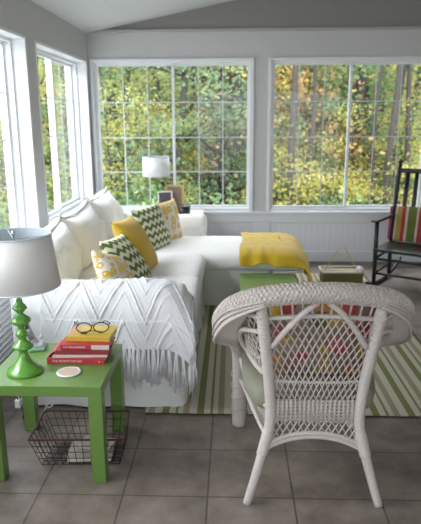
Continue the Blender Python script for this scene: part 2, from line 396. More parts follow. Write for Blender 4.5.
# left window sills and reveals
for (y0, y1) in LW:
    trim((XL - 0.10, y0 - 0.03, LZ0 - 0.03), (XL + 0.03, y1 + 0.03, LZ0 + 0.004))
    trim((XL - 0.10, y0 - 0.01, LZ0), (XL + 0.006, y0 + 0.012, LZ1)); trim((XL - 0.10, y1 - 0.012, LZ0), (XL + 0.006, y1 + 0.01, LZ1))
    trim((XL - 0.10, y0 - 0.01, LZ1 - 0.012), (XL + 0.006, y1 + 0.01, LZ1 + 0.01))
struct(bxo('baseboard_left', (XL, YF, 0), (XL + 0.015, YB, 0.11), M_WHITE))

# ------------------------------------------------------------------ rug
bm = bmesh.new()
grid(bm, lambda u, v: V((-0.454 + u * 1.75, 2.776 + v * 2.85, 0.007 + 0.0015 * nz((u * 9, v * 14, 0), 1))), 40, 60)
o = obj('area_rug', bm, M_RUG, smooth=True); sm = o.modifiers.new('thick', 'SOLIDIFY'); sm.thickness = 0.006
tag(o, 'green, cream and tan striped flatweave rug on the tile floor', 'rug')

# ------------------------------------------------------------------ sofa
sofa = thing('sectional_sofa', 'white slipcovered sectional sofa with chaise along the left and back windows', 'sofa', (-0.85, 4.2, 0))
def place(name, bm, m, parent=None, smooth=True):
    """mesh given in world coordinates, parented to a thing that stands elsewhere"""
    par = parent; root = par
    off = V((0, 0, 0)); rz = 0
    while root: off += root.location; root = root.parent
    bmesh.ops.translate(bm, verts=bm.verts, vec=-off)
    return obj(name, bm, m, par, smooth)
def wr(amp, s, seed):
    return lambda p, c, h: p + V((nz(p, s, seed), nz(p, s, seed + 7), nz(p, s, seed + 13))) * amp
def skirt_bm(pts, z0, z1, pleats, amp=0.008, seed=1.0, flare=0.02):
    """hanging cloth along a floor polyline (x, y) with slight folds and a flare at the hem"""
    P = [V((x, y, 0)) for x, y in pts]; L = [0]
    for a, b in zip(P, P[1:]): L.append(L[-1] + (b - a).length)
    cx = sum((p.x for p in P)) / len(P); cy = sum((p.y for p in P)) / len(P)
    def f(u, v):
        s = u * L[-1]; k = 0
        while k < len(P) - 2 and s > L[k + 1]: k += 1
        t = (s - L[k]) / (L[k + 1] - L[k]); p = P[k].lerp(P[k + 1], t); d = (P[k + 1] - P[k]).normalized(); n = V((d.y, -d.x, 0))
        q = (1 - v)
        am = (amp * math.sin(s * pleats) + 0.012 * nz((s * 5, v * 2, 0), 1, seed)) * (0.25 + q) + flare * q * q
        return V((p.x, p.y, z0 + v * (z1 - z0))) + n * am
    bm = bmesh.new(); grid(bm, f, 120, 14); return bm
SX0, SX1 = -1.42, -0.25
# bases (slipcovered body)
bm = bmesh.new(); softbox(bm, (-1.14, 2.90, 0.03), (-0.27, 5.40, 0.34), 0.03, 24); place('sofa_base', bm, M_SKIRT, sofa)
bm = skirt_bm([(-1.145, 3.12), (-1.145, 2.870), (-1.12, 2.850), (-0.285, 2.850), (-0.265, 2.875), (-0.235, 4.50)], 0.012, 0.36, 22, 0.007, 3.0, 0.015); place('skirt', bm, M_SKIRT, sofa)
bm = skirt_bm([(-0.24, 4.600), (0.30, 4.600), (0.33, 4.63), (0.33, 5.36)], 0.02, 0.315, 18, 0.004, 5.0, 0.02); place('skirt', bm, M_SKIRT, sofa)
bm = bmesh.new(); softbox(bm, (-1.14, 4.62, 0.05), (0.30, 5.36, 0.32), 0.03, 20); place('chaise_base', bm, M_SKIRT, sofa)
# near arm: rounded roll on an upright
def arm(y0, y1, x0, x1, ztop, seed):
    bm = bmesh.new()
    def prof(t):   # y-z outline of the arm section, from the inner foot over the roll to the outer foot
        ym, w = (y0 + y1) / 2, (y1 - y0) / 2
        if t < 0.25: return (y1 - 0.02, 0.30 + (ztop - w - 0.30) * t / 0.25)
        if t > 0.65: return (y0 + 0.012, ztop - w - (ztop - w - 0.30) * (t - 0.65) / 0.35)
        a = PI * (t - 0.25) / 0.4; return (ym + w * math.cos(a), ztop - w + w * math.sin(a))
    def f(u, v):
        y, z = prof(v); e = 0.0
        k = min(u, 1 - u) * (x1 - x0); r = 0.05
        if k < r:
            q = 1 - k / r; sh = 1 - math.sqrt(max(0, 1 - q * q)); ym = (y0 + y1) / 2
            y += (ym - y) * sh * 0.55; z -= sh * 0.05 * (1 if z > ztop - 0.15 else 0.2)
        p = V((x0 + u * (x1 - x0), y, z)); d = 0.012 * nz(p, 4, seed)
        return p + V((d * 0.3, d, d))
    g = grid(bm, f, 50, 36)
    for row in (g[0], g[-1]): bm.faces.new(row)
    return bm
place('arm', arm(2.845, 3.12, -1.165, -0.235, 0.645, 2.0), M_SLIP, sofa)
place('arm', arm(5.38, 5.63, -1.165, -0.245, 0.628, 4.0), M_SLIP, sofa)
bm = bmesh.new(); softbox(bm, (-1.21, 2.95, 0.05), (-1.05, 5.62, 0.72), 0.06, 30, wr(0.012, 4, 9)); place('sofa_back', bm, M_SLIP, sofa)
# seat cushions and chaise cushion
def crown(amp, k, s, seed):
    def d(p, c, h):
        u = (p.x - c.x) / h.x; v = (p.y - c.y) / h.y; q = max(0, 1 - u * u) * max(0, 1 - v * v)
        if p.z > c.z: p = p + V((0, 0, amp * q))
        return p + V((nz(p, s, seed), nz(p, s, seed + 3), nz(p, s, seed + 5))) * k
    return d
bm = bmesh.new(); softbox(bm, (-1.15, 3.105, 0.33), (-0.205, 3.84, 0.475), 0.055, 24, crown(0.02, 0.010, 5, 1)); place('seat_cushion', bm, M_SLIP, sofa)
bm = bmesh.new(); softbox(bm, (-1.15, 3.845, 0.33), (-0.21, 4.56, 0.472), 0.055, 24, crown(0.02, 0.010, 5, 2)); place('seat_cushion', bm, M_SLIP, sofa)
_cd = crown(0.022, 0.008, 5, 3)
def chaise_def(p, c, h):
    p = _cd(p, c, h); k = max(0.0, (p.x - 0.36) / 0.24)
    if p.z > c.z - .03: p.z -= 0.085 * k * k * (p.z - c.z + .03) / .09
    return p
bm = bmesh.new(); softbox(bm, (-1.15, 4.565, 0.305), (0.60, 5.40, 0.440), 0.055, 34, lambda p, c, h: chaise_def(p, c, h)); place('chaise_cushion', bm, M_SLIP, sofa)
# back cushions: soft, with peaked corners
def backc(y0, y1, ztop, seed, lean=0.10):
    bm = bmesh.new(); w, h, t = y1 - y0, ztop - 0.46, 0.26
    def S(sg):
        def f(a, b):
            u, v = 2 * a - 1, 2 * b - 1
            k = max(0, 1 - abs(u) ** 4) ** 0.45 * max(0, 1 - abs(v) ** 4) ** 0.45
            y = u * w / 2 * (1 - 0.04 * (1 - v * v)); z = v * h / 2 * (1 - 0.11 * (1 - u * u) ** 2 * (1 if v > 0 else 0.2)) + (0.035 * abs(u) ** 8 if v > .6 else 0)
            x = sg * t / 2 * k
            p = V((x, y, z)); d = nz(p, 6, seed) * 0.02 + nz(p, 13, seed + 2) * 0.008
            p.x += d * (0.3 + k) + (-(v + 1) * lean / 2); p.z += 0.012 * nz(p, 5, seed + 5)
            return p + V((-1.09, (y0 + y1) / 2, 0.46 + h / 2))
        return f
    grid(bm, S(1), 26, 22); grid(bm, S(-1), 26, 22); bmesh.ops.remove_doubles(bm, verts=bm.verts, dist=2e-3); return bm
for y0, y1, zt, sd in ((3.09, 3.92, 0.815, 1.0), (3.90, 4.70, 0.835, 21.0), (4.68, 5.44, 0.855, 41.0)):
    cu = place('back_cushion', backc(y0, y1, zt, sd), M_SLIP, sofa)
    w, h = y1 - y0, zt - 0.46
    pts = []
    for (u, v) in [(-1 + 2 * k / 16, 1) for k in range(17)]:
        y = u * w / 2; z = v * h / 2 * (1 - 0.11 * (1 - u * u) ** 2) + 0.035 * abs(u) ** 8
        pts.append((-1.09 - 0.10 + 0.012, (y0 + y1) / 2 + y, 0.46 + h / 2 + z + 0.004))
    bm = bmesh.new(); tube(bm, pts, 0.007, 6); place('piping', bm, M_SLIP, cu)

# ------------------------------------------------------------------ knitted throw on the near arm
def knit_h(s, d):
    """raised cable diamonds and bobbles; s across the cloth (m), d down the cloth (m)"""
    s, d = s + 0.010 * nz((s * 7, d * 7, 1), 1, 2), d + 0.014 * nz((s * 6, d * 6, 4), 1, 8)
    P = 0.235; x = (s / P) % 1.0; z = abs(x - 0.5) * 2               # 0 at the point of the V, 1 between
    h = 0
    for off in (0.02, 0.25, 0.48, 0.71, 0.94):
        e = d - off + (z - 0.5) * 0.24
        for o2, wdt, am, bob in ((0.0, 0.0115, 0.0095, True), (0.042, 0.008, 0.0032, False), (0.145, 0.009, 0.0042, True)):
            q = (e + o2) / wdt
            if abs(q) < 1.6:
                b = am * math.exp(-q * q * 1.4)
                if bob: b *= 0.35 + 0.8 * abs(math.sin((s + d) * 80))
                h = max(h, b)
    return h
def drape_profile(d):
    """d metres along the cloth from the sofa side over the arm roll to the hem -> (y, z, normal y, normal z)"""
    w = 0.1375 + 0.018; yc, zc = 2.9825, 0.645 - 0.1375; inner = 0.10
    if d < inner: return yc + w, zc - inner + d, 1, 0
    arc = PI * w
    if d < inner + arc:
        a = (d - inner) / w; return yc + w * math.cos(a), zc + w * math.sin(a), math.cos(a), math.sin(a)
    q = d - inner - arc; return yc - w - 0.006 - 0.03 * q, zc - q, -1, 0.1
XK0, XK1 = -0.985, -0.262; LEN = 0.10 + PI * 0.1555 + 0.14
def drape(u, v):
    x = XK0 + u * (XK1 - XK0); d = v * LEN
    y, z, ny, nzz = drape_profile(d)
    hang = max(0, (d - 0.45)) / 0.35
    h = knit_h(x - XK0 + 0.05, d) + 0.010 * nz((x * 4, d * 4, 2), 1.0, 3.0) + 0.016 * hang * math.sin(x * 24 + 1.2)
    sidew = max(0, (u - 0.86) / 0.14)                                      # right edge slips over the arm end
    p = V((x, y + ny * (0.008 + h), z + nzz * (0.008 + h)))
    p.x += 0.05 * sidew + 0.02 * hang * u; p.z -= 0.10 * sidew ** 2 + 0.035 * hang * u
    return p
bm = bmesh.new(); grid(bm, drape, 190, 210)
kn = thing('knitted_throw', 'white cable knit throw with long fringe draped over near sofa arm', 'blanket', (-0.62, 2.98, 0.65))
kt = place('knitted_cloth', bm, M_KNIT, kn); sm = kt.modifiers.new('thick', 'SOLIDIFY'); sm.thickness = 0.008
bm = bmesh.new()
rf = random.Random(3)
def tassel(bm, p, n, L, spread, out):
    for k in range(n):
        q = p + V((rf.uniform(-.006, .006), rf.uniform(-.004, .004), 0)); e = q + V((rf.uniform(-1, 1) * spread, out + rf.uniform(-.012, .006), -L * rf.uniform(.8, 1.05)))
        m = q.lerp(e, .5) + V((rf.uniform(-.008, .008), -0.006, 0)); tube(bm, [q, m, e], lambda t: 0.0030 - 0.0012 * t, 4)
for k in range(30):
    u = (k + .5) / 30; p = drape(u, 1.0) + V((0, -0.004, 0.004)); tassel(bm, p, 9, 0.19 + 0.03 * math.sin(k * 1.7), 0.016, -0.008)
for k in range(16):                                                         # fringe down the right-hand edge
    v = 0.50 + k / 16 * 0.5; p = drape(1.0, v); tassel(bm, p + V((0.002, 0, 0)), 5, 0.13, 0.016, 0.004)
fr = place('fringe', bm, M_FRINGE, kn)

# ------------------------------------------------------------------ yellow throw on the chaise
def yth(u, v):
    # u along x (0 left edge .. 1 hanging end), v from back (0) to front (1) and over the front edge
    x = 0.075 + 0.02 * math.sin(v * 5) + u * 0.52; z = 0.474; y = 5.33 - v * 0.78
    fall = max(0.0, (u - 0.62) / 0.38); fr = max(0.0, (v - 0.80) / 0.20)
    if fall > 0:
        a = min(1.0, fall * 1.5); x = 0.397 + 0.225 * math.sin(a * PI / 2); z = 0.474 - 0.14 * (1 - math.cos(a * PI / 2)); r = max(0, fall - 0.667) * 3; z -= 0.115 * r * (1 + .25 * v); x += 0.02 * r
    if fr > 0:
        a = min(1.0, fr * 1.8); y = 5.33 - .8 * .78 - 0.165 * math.sin(a * PI / 2); z -= 0.055 * (1 - math.cos(a * PI / 2)); r = max(0, fr - 0.555) * 2.25; z -= 0.055 * r * (1 + 0.25 * math.sin(u * 13)) ; y -= 0.012 * r
    p = V((x, y, z))
    w = 0.012 * nz((u * 5, v * 5, 0), 1, 5) + 0.009 * nz((u * 11, v * 9, 0), 1, 9)
    f2 = 0.016 * min(1, fall * 1.5) * math.sin(v * 24 + u * 4)
    return p + V((f2 + (abs(w) if fall > .3 else 0), -(0.012 * fr * (1 + math.sin(u * 22 + 1))), abs(w) + 0.004 if fall < .5 else 0.3 * w))
bm = bmesh.new(); grid(bm, yth, 70, 70)
o = obj('yellow_throw', bm, M_THROW, smooth=True); sm = o.modifiers.new('thick', 'SOLIDIFY'); sm.thickness = 0.007; sm.offset = 1
tag(o, 'mustard yellow wool throw spread over the end of the chaise', 'blanket')

# ------------------------------------------------------------------ throw pillows on the sofa
def pillow(name, w, h, t, m, loc, xd, yd, label, seed):
    o = obj(name, pillow_bm(w, h, t, seed=seed), m, smooth=True); orient(o, loc, xd, yd)
    return tag(o, label, 'pillow', 'throw pillows on the sofa')
CH1 = chevron_mat('green_chevron_cotton', 0.033, 0.066); FL1 = floral_mat('yellow_floral_cotton', 19.0)
CH2 = chevron_mat('green_chevron_linen', 0.033, 0.066, 0.02); FL2 = floral_mat('yellow_medallion_cotton', 12.0)
pillow('floral_pillow', 0.36, 0.36, 0.14, FL1, (-0.690, 3.36, 0.570), (0.36, 0.86, -0.30), (-0.45, 0.0, 0.80),
       'white and yellow floral pillow nearest the knitted throw, in front of a chevron pillow', 1)
pillow('chevron_pillow', 0.40, 0.40, 0.14, CH1, (-0.665, 3.60, 0.610), (0.20, 0.97, -0.05), (-0.56, 0.08, 0.82),
       'green and cream chevron pillow between the near floral pillow and the mustard one', 2)
pillow('mustard_pillow', 0.40, 0.43, 0.17, M_MUSTARD, (-0.672, 3.98, 0.645), (0.16, 0.98, -0.04), (-0.48, 0.10, 0.87),
       'plain mustard yellow pillow leaning in the middle of the sofa', 3)
pillow('chevron_pillow', 0.42, 0.40, 0.13, CH2, (-0.672, 4.80, 0.615), (0.40, 0.91, 0.05), (-0.28, 0.10, 0.92),
       'green and cream chevron pillow propped beside the far floral pillow', 4)
pillow('floral_pillow', 0.38, 0.38, 0.13, FL2, (-0.585, 5.12, 0.612), (0.50, 0.86, 0.03), (-0.16, 0.14, 0.95),
       'yellow medallion print pillow against the far arm of the sofa', 5)

# ------------------------------------------------------------------ ottoman
ot = thing('green_ottoman', 'low apple green box ottoman on the rug in front of the chaise', 'ottoman', (0.28, 4.28, 0.012))
bm = bmesh.new(); box(bm, (-0.215, -0.26, 0.04), (0.215, 0.26, 0.255), 0.012, 3); obj('box_body', bm, M_GREEN, ot)
bm = bmesh.new(); box(bm, (-0.225, -0.27, 0.255), (0.225, 0.27, 0.290), 0.014, 3); obj('lid', bm, M_GREEN, ot)
for sx in (-1, 1):
    for sy in (-1, 1):
        bm = bmesh.new(); box(bm, (sx * .17 - .025, sy * .21 - .025, 0), (sx * .17 + .025, sy * .21 + .025, .04)); obj('foot', bm, M_GREEN, ot)

# ------------------------------------------------------------------ side table
TX0, TX1, TY0, TY1, TZ = -1.028, -0.532, 2.175, 2.652, 0.4436
tb = thing('side_table', 'square apple green side table holding lamp and books, near left', 'table', ((TX0 + TX1) / 2, (TY0 + TY1) / 2, 0))
hw, hd = (TX1 - TX0) / 2, (TY1 - TY0) / 2
bm = bmesh.new(); box(bm, (-hw, -hd, TZ - 0.046), (hw, hd, TZ), 0.0025, 2); obj('tabletop', bm, M_GREEN, tb)
for sx in (-1, 1):
    for sy in (-1, 1):
        bm = bmesh.new(); x = sx * (hw - 0.029); y = sy * (hd - 0.029); box(bm, (x - .029, y - .029, 0), (x + .029, y + .029, TZ - 0.0455), 0.002, 2); obj('leg', bm, M_GREEN, tb)

# ------------------------------------------------------------------ big lamp
def shade(rb, rt, z0, z1, m, root, spider=True):
    bm = bmesh.new(); lathe(bm, [(rb, z0), (rt, z1)], n=48, cap=False)
    s = obj('lamp_shade', bm, m, root, True); md = s.modifiers.new('thick', 'SOLIDIFY'); md.thickness = 0.002
    for r, z in ((rb, z0), (rt, z1)):
        bm = bmesh.new(); tube(bm, [(r * math.cos(2 * PI * k / 48), r * math.sin(2 * PI * k / 48), z) for k in range(48)], 0.0028, 6, True); obj('shade_rim', bm, M_SHADEIN, s, True)
    bm = bmesh.new(); lathe(bm, [(rb - .003, z0 + .001), (rt - .003, z1 - .001)], n=48, cap=False); obj('lining', bm, M_SHADEIN, s, True)
    bm = bmesh.new()
    for k in range(3): a = 2 * PI * k / 3; tube(bm, [(0, 0, z1 - .02), (rt * math.cos(a), rt * math.sin(a), z1 - .004)], 0.0015, 5)
    obj('shade_spider', bm, M_CHROME, root)
lp = thing('table_lamp', 'glossy green turned lamp with white shade on the green side table', 'lamp', (-0.892, 2.312, TZ))
prof = [(0.0, 0.0), (.074, 0), (.076, .004), (.075, .012), (.069, .020), (.058, .030), (.044, .042), (.033, .056), (.025, .072), (.0185, .090), (.017, .098), (.030, .106), (.043, .114), (.0455, .121), (.041, .130), (.026, .140), (.0165, .150),
        (.016, .158), (.023, .166), (.026, .175), (.023, .184), (.0155, .193), (.0145, .205), (.018, .213), (.034, .224), (.043, .234), (.042, .242), (.030, .252), (.017, .262), (.013, .270), (.022, .281), (.031, .290), (.026, .300), (.014, .314), (.012, .33)]
bm = bmesh.new(); lathe(bm, prof, n=40); obj('lamp_base', bm, M_GREENGLOSS, lp, True)
bm = bmesh.new(); lathe(bm, [(.006, .33), (.006, .40), (.016, .402), (.016, .45), (.006, .452), (.0035, .47), (.0035, .60), (.008, .603), (.008, .615), (.002, .622)], n=16); obj('lamp_stem', bm, M_CHROME, lp, True)
bm = bmesh.new(); lathe(bm, [(.012, .45), (.03, .49), (.033, .52), (.02, .55), (.002, .558)], n=20); obj('bulb', bm, M_CERAM, lp, True)
shade(0.174, 0.149, 0.388, 0.605, M_SHADE, lp)

# ------------------------------------------------------------------ books, glasses, coaster, phone
def text(name, s, size, loc, rot, m, parent, sx=1.0):
    cu = bpy.data.curves.new(name, 'FONT'); cu.body = s; cu.size = size; cu.extrude = 0.0002; cu.align_x = 'LEFT'; cu.align_y = 'CENTER'; cu.resolution_u = 3
    tmp = bpy.data.objects.new(name, cu); C.objects.link(tmp); dg = bpy.context.evaluated_depsgraph_get(); dg.update()
    me = bpy.data.meshes.new_from_object(tmp.evaluated_get(dg)); bpy.data.objects.remove(tmp); me.materials.clear()
    o = link(name, me, m, parent); o.location = loc; o.rotation_euler = rot; o.scale = (sx, 1, 1); return o
def book(name, w, d, t, cover, label, loc, rz, group='books stacked on the side table'):
    b = thing(name, label, 'book', loc, rz, group); c = 0.0022; hx, hy = w / 2, d / 2
    bm = bmesh.new()
    box(bm, (-hx, -hy, 0), (hx, hy, c)); box(bm, (-hx, -hy, t - c), (hx, hy, t)); box(bm, (-hx, -hy, c), (hx, -hy + c, t - c))
    obj('cover', bm, cover, b)
    bm = bmesh.new(); box(bm, (-hx + .005, -hy + c + .0002, c + .0002), (hx - .005, hy - .004, t - c - .0002)); obj('page_block', bm, M_PAGES, b)
    return b
zb = TZ + 0.0005
b1 = book('red_book', 0.257, 0.185, 0.026, M_RED, 'red hardback with pale spine title, bottom of the stack on the green table', (-0.694, 2.490, zb), 0.0)
text('spine_title', 'THE SECRETS WITHIN', 0.0135, (-0.105, -0.0931, 0.0135), (PI / 2, 0, 0), M_INK, b1)
bm = bmesh.new(); lathe(bm, [(0.0045, 0), (0.0045, 0.0006)], n=14); o = obj('spine_emblem', bm, M_ORANGE, b1); o.location = (0.105, -0.0925, 0.013); o.rotation_euler = (PI / 2, 0, 0)
b2 = book('white_book', 0.245, 0.180, 0.009, M_CREAM, 'thin cream paperback just above the red bottom book', (-0.683, 2.502, zb + 0.0262), 0.06)
b3 = book('crimson_book', 0.235, 0.165, 0.019, M_DKRED, 'dark red paperback in the middle of the book stack', (-0.672, 2.505, zb + 0.0354), 0.02)
bm = bmesh.new(); grid(bm, lambda u, v: V((-0.1185 - 0.040 * u, -0.082 + 0.15 * v - 0.01 * u, 0.0145 - 0.030 * u * u)), 6, 4); o = obj('jacket_flap', bm, M_MAG, b3, True); o['label'] = 'crimson jacket flap folded out to the left'
md = o.modifiers.new('thick', 'SOLIDIFY'); md.thickness = 0.0012
b4 = book('red_spine_book', 0.220, 0.155, 0.022, M_RED, 'red book with cream end label on its spine, directly under the yellow book', (-0.660, 2.512, zb + 0.0546), 0.0)
text('spine_title', 'THE MAN of BUSINESS', 0.0125, (-0.098, -0.0781, 0.0112), (PI / 2, 0, 0), M_INK, b4, 0.82)
bm = bmesh.new(); box(bm, (0.030, -0.0783, 0.0004), (0.1102, -0.0774, 0.0216)); obj('spine_label', bm, M_CREAM, b4)
b5 = book('yellow_book', 0.205, 0.150, 0.022, M_YBOOK, 'yellow paperback with printed cover on top of the stack under eyeglasses', (-0.652, 2.552, zb + 0.0768), -0.05)
bm = bmesh.new(); box(bm, (-0.102, -0.074, 0.0221), (-0.062, 0.074, 0.0224)); obj('cover_panel', bm, mat('peach_print', (0.62, 0.33, 0.13), 0.5), b5)
bm = bmesh.new(); tube(bm, [(-0.04, -0.02, 0.0223), (0.0, 0.0, 0.0223), (0.05, -0.01, 0.0223)], 0.004, 6, flat=0.15); lathe(bm, [(0.016, 0.0221), (0.016, 0.0224)], (-0.03, -0.028, 0), 20); obj('cover_drawing', bm, mat('brown_print', (0.16, 0.07, 0.03), 0.5), b5)
# eyeglasses
gl = thing('eyeglasses', 'dark framed eyeglasses lying on the yellow book', 'eyeglasses', (-0.645, 2.540, zb + 0.0996), 0.12); gl.scale = (1.15, 1.15, 1.15)
for s in (-1, 1):
    cx = s * 0.034; ring = [(cx + 0.028 * math.cos(t) * (1 + .08 * math.cos(2 * t)), -0.006 + 0.006 * math.sin(t), 0.021 + 0.019 * math.sin(t)) for t in (2 * PI * k / 24 for k in range(24))]
    bm = bmesh.new(); tube(bm, ring, 0.0024, 6, True); r = obj('lens_rim', bm, M_TORT, gl, True)
    bm = bmesh.new(); bm.faces.new([bm.verts.new(p) for p in ring]); obj('lens', bm, M_LENS, r)
    bm = bmesh.new(); tube(bm, cr([(s * 0.063, -0.004, 0.028), (s * 0.066, 0.03, 0.026), (s * 0.062 - 0.02, 0.075, 0.020), (s * 0.058 - 0.03, 0.10, 0.004)], 6), 0.0021, 6); obj('temple', bm, M_TORT, gl, True)
bm = bmesh.new(); tube(bm, cr([(-0.007, -0.004, 0.026), (0, -0.006, 0.030), (0.007, -0.004, 0.026)], 5), 0.002, 6); obj('bridge', bm, M_TORT, gl, True)
# coaster
co = thing('round_coaster', 'round white rimmed coaster with pink centre on the front of the green table', 'coaster', (-0.700, 2.307, TZ))
bm = bmesh.new(); lathe(bm, [(0.0, 0.0005), (0.050, 0.0005), (0.0525, 0.004), (0.0515, 0.0075), (0.046, 0.008), (0.043, 0.006), (0.0, 0.006)], n=40, cap=False); obj('coaster_dish', bm, M_CERAM, co, True)
bm = bmesh.new(); lathe(bm, [(0.0, 0.0063), (0.0425, 0.0063), (0.0425, 0.0068), (0, 0.0068)], n=40, cap=False); obj('coaster_print', bm, M_PINKC, co)
# phone in its cradle
ph = thing('cordless_phone', 'silver cordless phone leaning in its cradle behind the green lamp', 'phone', (-0.925, 2.575, TZ), 0.25); ph.scale = (.8, .8, .9)
bm = bmesh.new(); softbox(bm, (-0.05, -0.055, 0.0), (0.05, 0.06, 0.026), 0.012, 12); obj('cradle', bm, M_TEAL, ph, True)
bm = bmesh.new(); softbox(bm, (-0.036, -0.052, 0.024), (0.036, 0.025, 0.036), 0.005, 10); obj('charger_rim', bm, M_SILVER, ph, True)
hs = bpy.data.meshes.new('x'); bm = bmesh.new()
grid(bm, lambda u, v: V(((0.024 - 0.004 * math.sin(PI * v)) * math.cos(2 * PI * u), 0.013 * math.sin(2 * PI * u) + 0.016 * (2 * v - 1) ** 2, v * 0.155)), 20, 14); 
bmesh.ops.holes_fill(bm, edges=bm.edges); bpy.data.meshes.remove(hs)
o = obj('handset', bm, M_SILVER, ph, True, (-0.012, -0.012, 0.030), (-0.18, -0.42, 0))
bm = bmesh.new()
for r_ in range(4):
    for c_ in range(3): box(bm, (-0.013 + c_ * 0.0095, -0.0135, 0.03 + r_ * 0.012), (-0.006 + c_ * 0.0095, -0.0105, 0.038 + r_ * 0.012), 0.001)
box(bm, (-0.013, -0.0132, 0.09), (0.013, -0.0108, 0.12)); obj('keypad', bm, M_BLACK, o)

# ------------------------------------------------------------------ wire basket under the table
wb = thing('wire_basket', 'black wire basket with dark red rim on the floor under the green table', 'basket', (-0.675, 2.385, 0))
def rect(z):   # corners of the basket at height z (0..0.15)
    t = z / 0.15
    return [V((-0.172 - 0.035 * t, -0.085 - 0.045 * t, z)), V((0.172 + 0.045 * t, -0.07 - 0.045 * t, z)), V((0.165 + 0.020 * t, 0.11 + 0.030 * t, z)), V((-0.158 - 0.058 * t, 0.115 + 0.022 * t, z))]
bm = bmesh.new()
for z in (0.004, 0.04, 0.077, 0.113):
    q = rect(z); tube(bm, [q[0], q[1]], 0.0016, 5); tube(bm, [q[1], q[2]], 0.0016, 5); tube(bm, [q[2], q[3]], 0.0016, 5); tube(bm, [q[3], q[0]], 0.0016, 5)
lo, hi = rect(0.004), rect(0.15)
for s, n in ((0, 11), (1, 7), (2, 11), (3, 7)):
    for k in range(n + 1):
        t = k / n; a, b = lo[s].lerp(lo[(s + 1) % 4], t), hi[s].lerp(hi[(s + 1) % 4], t); tube(bm, [a, b], 0.0016, 5)
for k in range(1, 11): t = k / 11; tube(bm, [lo[0].lerp(lo[1], t), lo[3].lerp(lo[2], t)], 0.0016, 5)
for k in range(1, 7): t = k / 7; tube(bm, [lo[0].lerp(lo[3], t), lo[1].lerp(lo[2], t)], 0.0016, 5)
obj('wire_mesh', bm, M_IRON, wb)
bm = bmesh.new()
for k in range(4): tube(bm, [hi[k], hi[(k + 1) % 4]], 0.0046, 8)
obj('rim', bm, M_RIM, wb, True)
def mag(label, loc, rz, w, d, t, m):
    o = thing('folded_papers', label, 'papers', loc, rz, 'papers in the wire basket')
    bm = bmesh.new(); grid(bm, lambda u, v: V((-w / 2 + w * u, -d / 2 + d * v, t + 0.004 * nz((u * 4, v * 4, 0), 1, rz))), 8, 8); s = obj('printed_sheet', bm, m, o); md = s.modifiers.new('thick', 'SOLIDIFY'); md.thickness = 0.001; md.offset = -1
    bm = bmesh.new(); box(bm, (-w / 2 + .003, -d / 2 + .003, 0.0003), (w / 2 - .003, d / 2 - .003, t - 0.006)); obj('sheet_stack', bm, M_PAGES, o)
mag('pale pink printed papers lying flat in the bottom of the wire basket', (-0.645, 2.395, 0.0065), 0.08, 0.20, 0.15, 0.022, M_PAPER)
mag('smaller printed card leaning on the papers in the wire basket', (-0.625, 2.42, 0.034), -0.2, 0.15, 0.10, 0.012, mat('cream_card', (0.66, 0.55, 0.47), 0.9, (0.35, 0.27, 0.24), 40))
# power cord below the table
pc = thing('power_cord', 'black and white power cord with plug hanging behind the table leg', 'cord', (-1.08, 2.70, 0))
bm = bmesh.new(); tube(bm, cr([(0.05, -.02, 0.30), (0.01, 0.0, 0.20), (-.012, 0, 0.115), (0.012, 0.0, 0.05), (0.01, 0, .006), (0.05, 0.01, 0.006), (0.11, 0.0, 0.010)], 8), 0.0045, 6); obj('black_cable', bm, M_BLACK, pc, True)
bm = bmesh.new(); softbox(bm, (-0.028, -0.014, 0.07), (0.004, 0.014, 0.115), 0.006, 8); obj('plug', bm, M_CERAM, pc, True)
bm = bmesh.new(); tube(bm, cr([(-.01, 0, .11), (-.005, 0.0, 0.19), (0.03, 0.01, 0.25), (0.06, 0.0, 0.31)], 6), 0.004, 6); obj('white_cable', bm, M_CERAM, pc, True)
bm = bmesh.new(); tube(bm, cr([(0.11, 0, .010), (0.125, 0, .06), (0.15, 0, .105), (.165, .0, .085), (.14, .005, .07), (.12, .01, .10), (.10, .01, .20)], 6), 0.0035, 6); obj('cable_loop', bm, M_CERAM, pc, True)
# louvred heater by the left wall
ht = thing('wall_heater', 'white louvred heater low on the left wall behind the sofa arm', 'heater', (XL + 0.016, 3.9, 0))
bm = bmesh.new(); box(bm, (0.0, -1.3, 0.02), (0.012, 1.3, 0.46)); obj('back_panel', bm, mat('heater_gap', (0.10, 0.10, 0.11), 0.6), ht)
for k in range(11):
    z = 0.03 + k * 0.038
    bm = bmesh.new(); vs = [bm.verts.new(p) for p in ((0.014, -1.29, z + .024), (0.05, -1.29, z), (0.05, 1.29, z), (0.014, 1.29, z + .024), (0.014, -1.29, z + .028), (0.052, -1.29, z + .006), (0.052, 1.29, z + .006), (0.014, 1.29, z + .028))]
    for q in ((0, 1, 2, 3), (7, 6, 5, 4), (0, 4, 5, 1), (1, 5, 6, 2), (2, 6, 7, 3), (3, 7, 4, 0)): bm.faces.new([vs[i] for i in q])
    obj('louvre', bm, M_WHITE, ht)
bm = bmesh.new(); box(bm, (0, -1.3, 0.46), (0.058, 1.3, 0.472)); obj('top_plate', bm, M_WHITE, ht)
for y in (-1.3, 1.288): bm = bmesh.new(); box(bm, (0.0121, y, 0.02), (0.056, y + .012, 0.46)); obj('end_cap', bm, M_WHITE, ht)

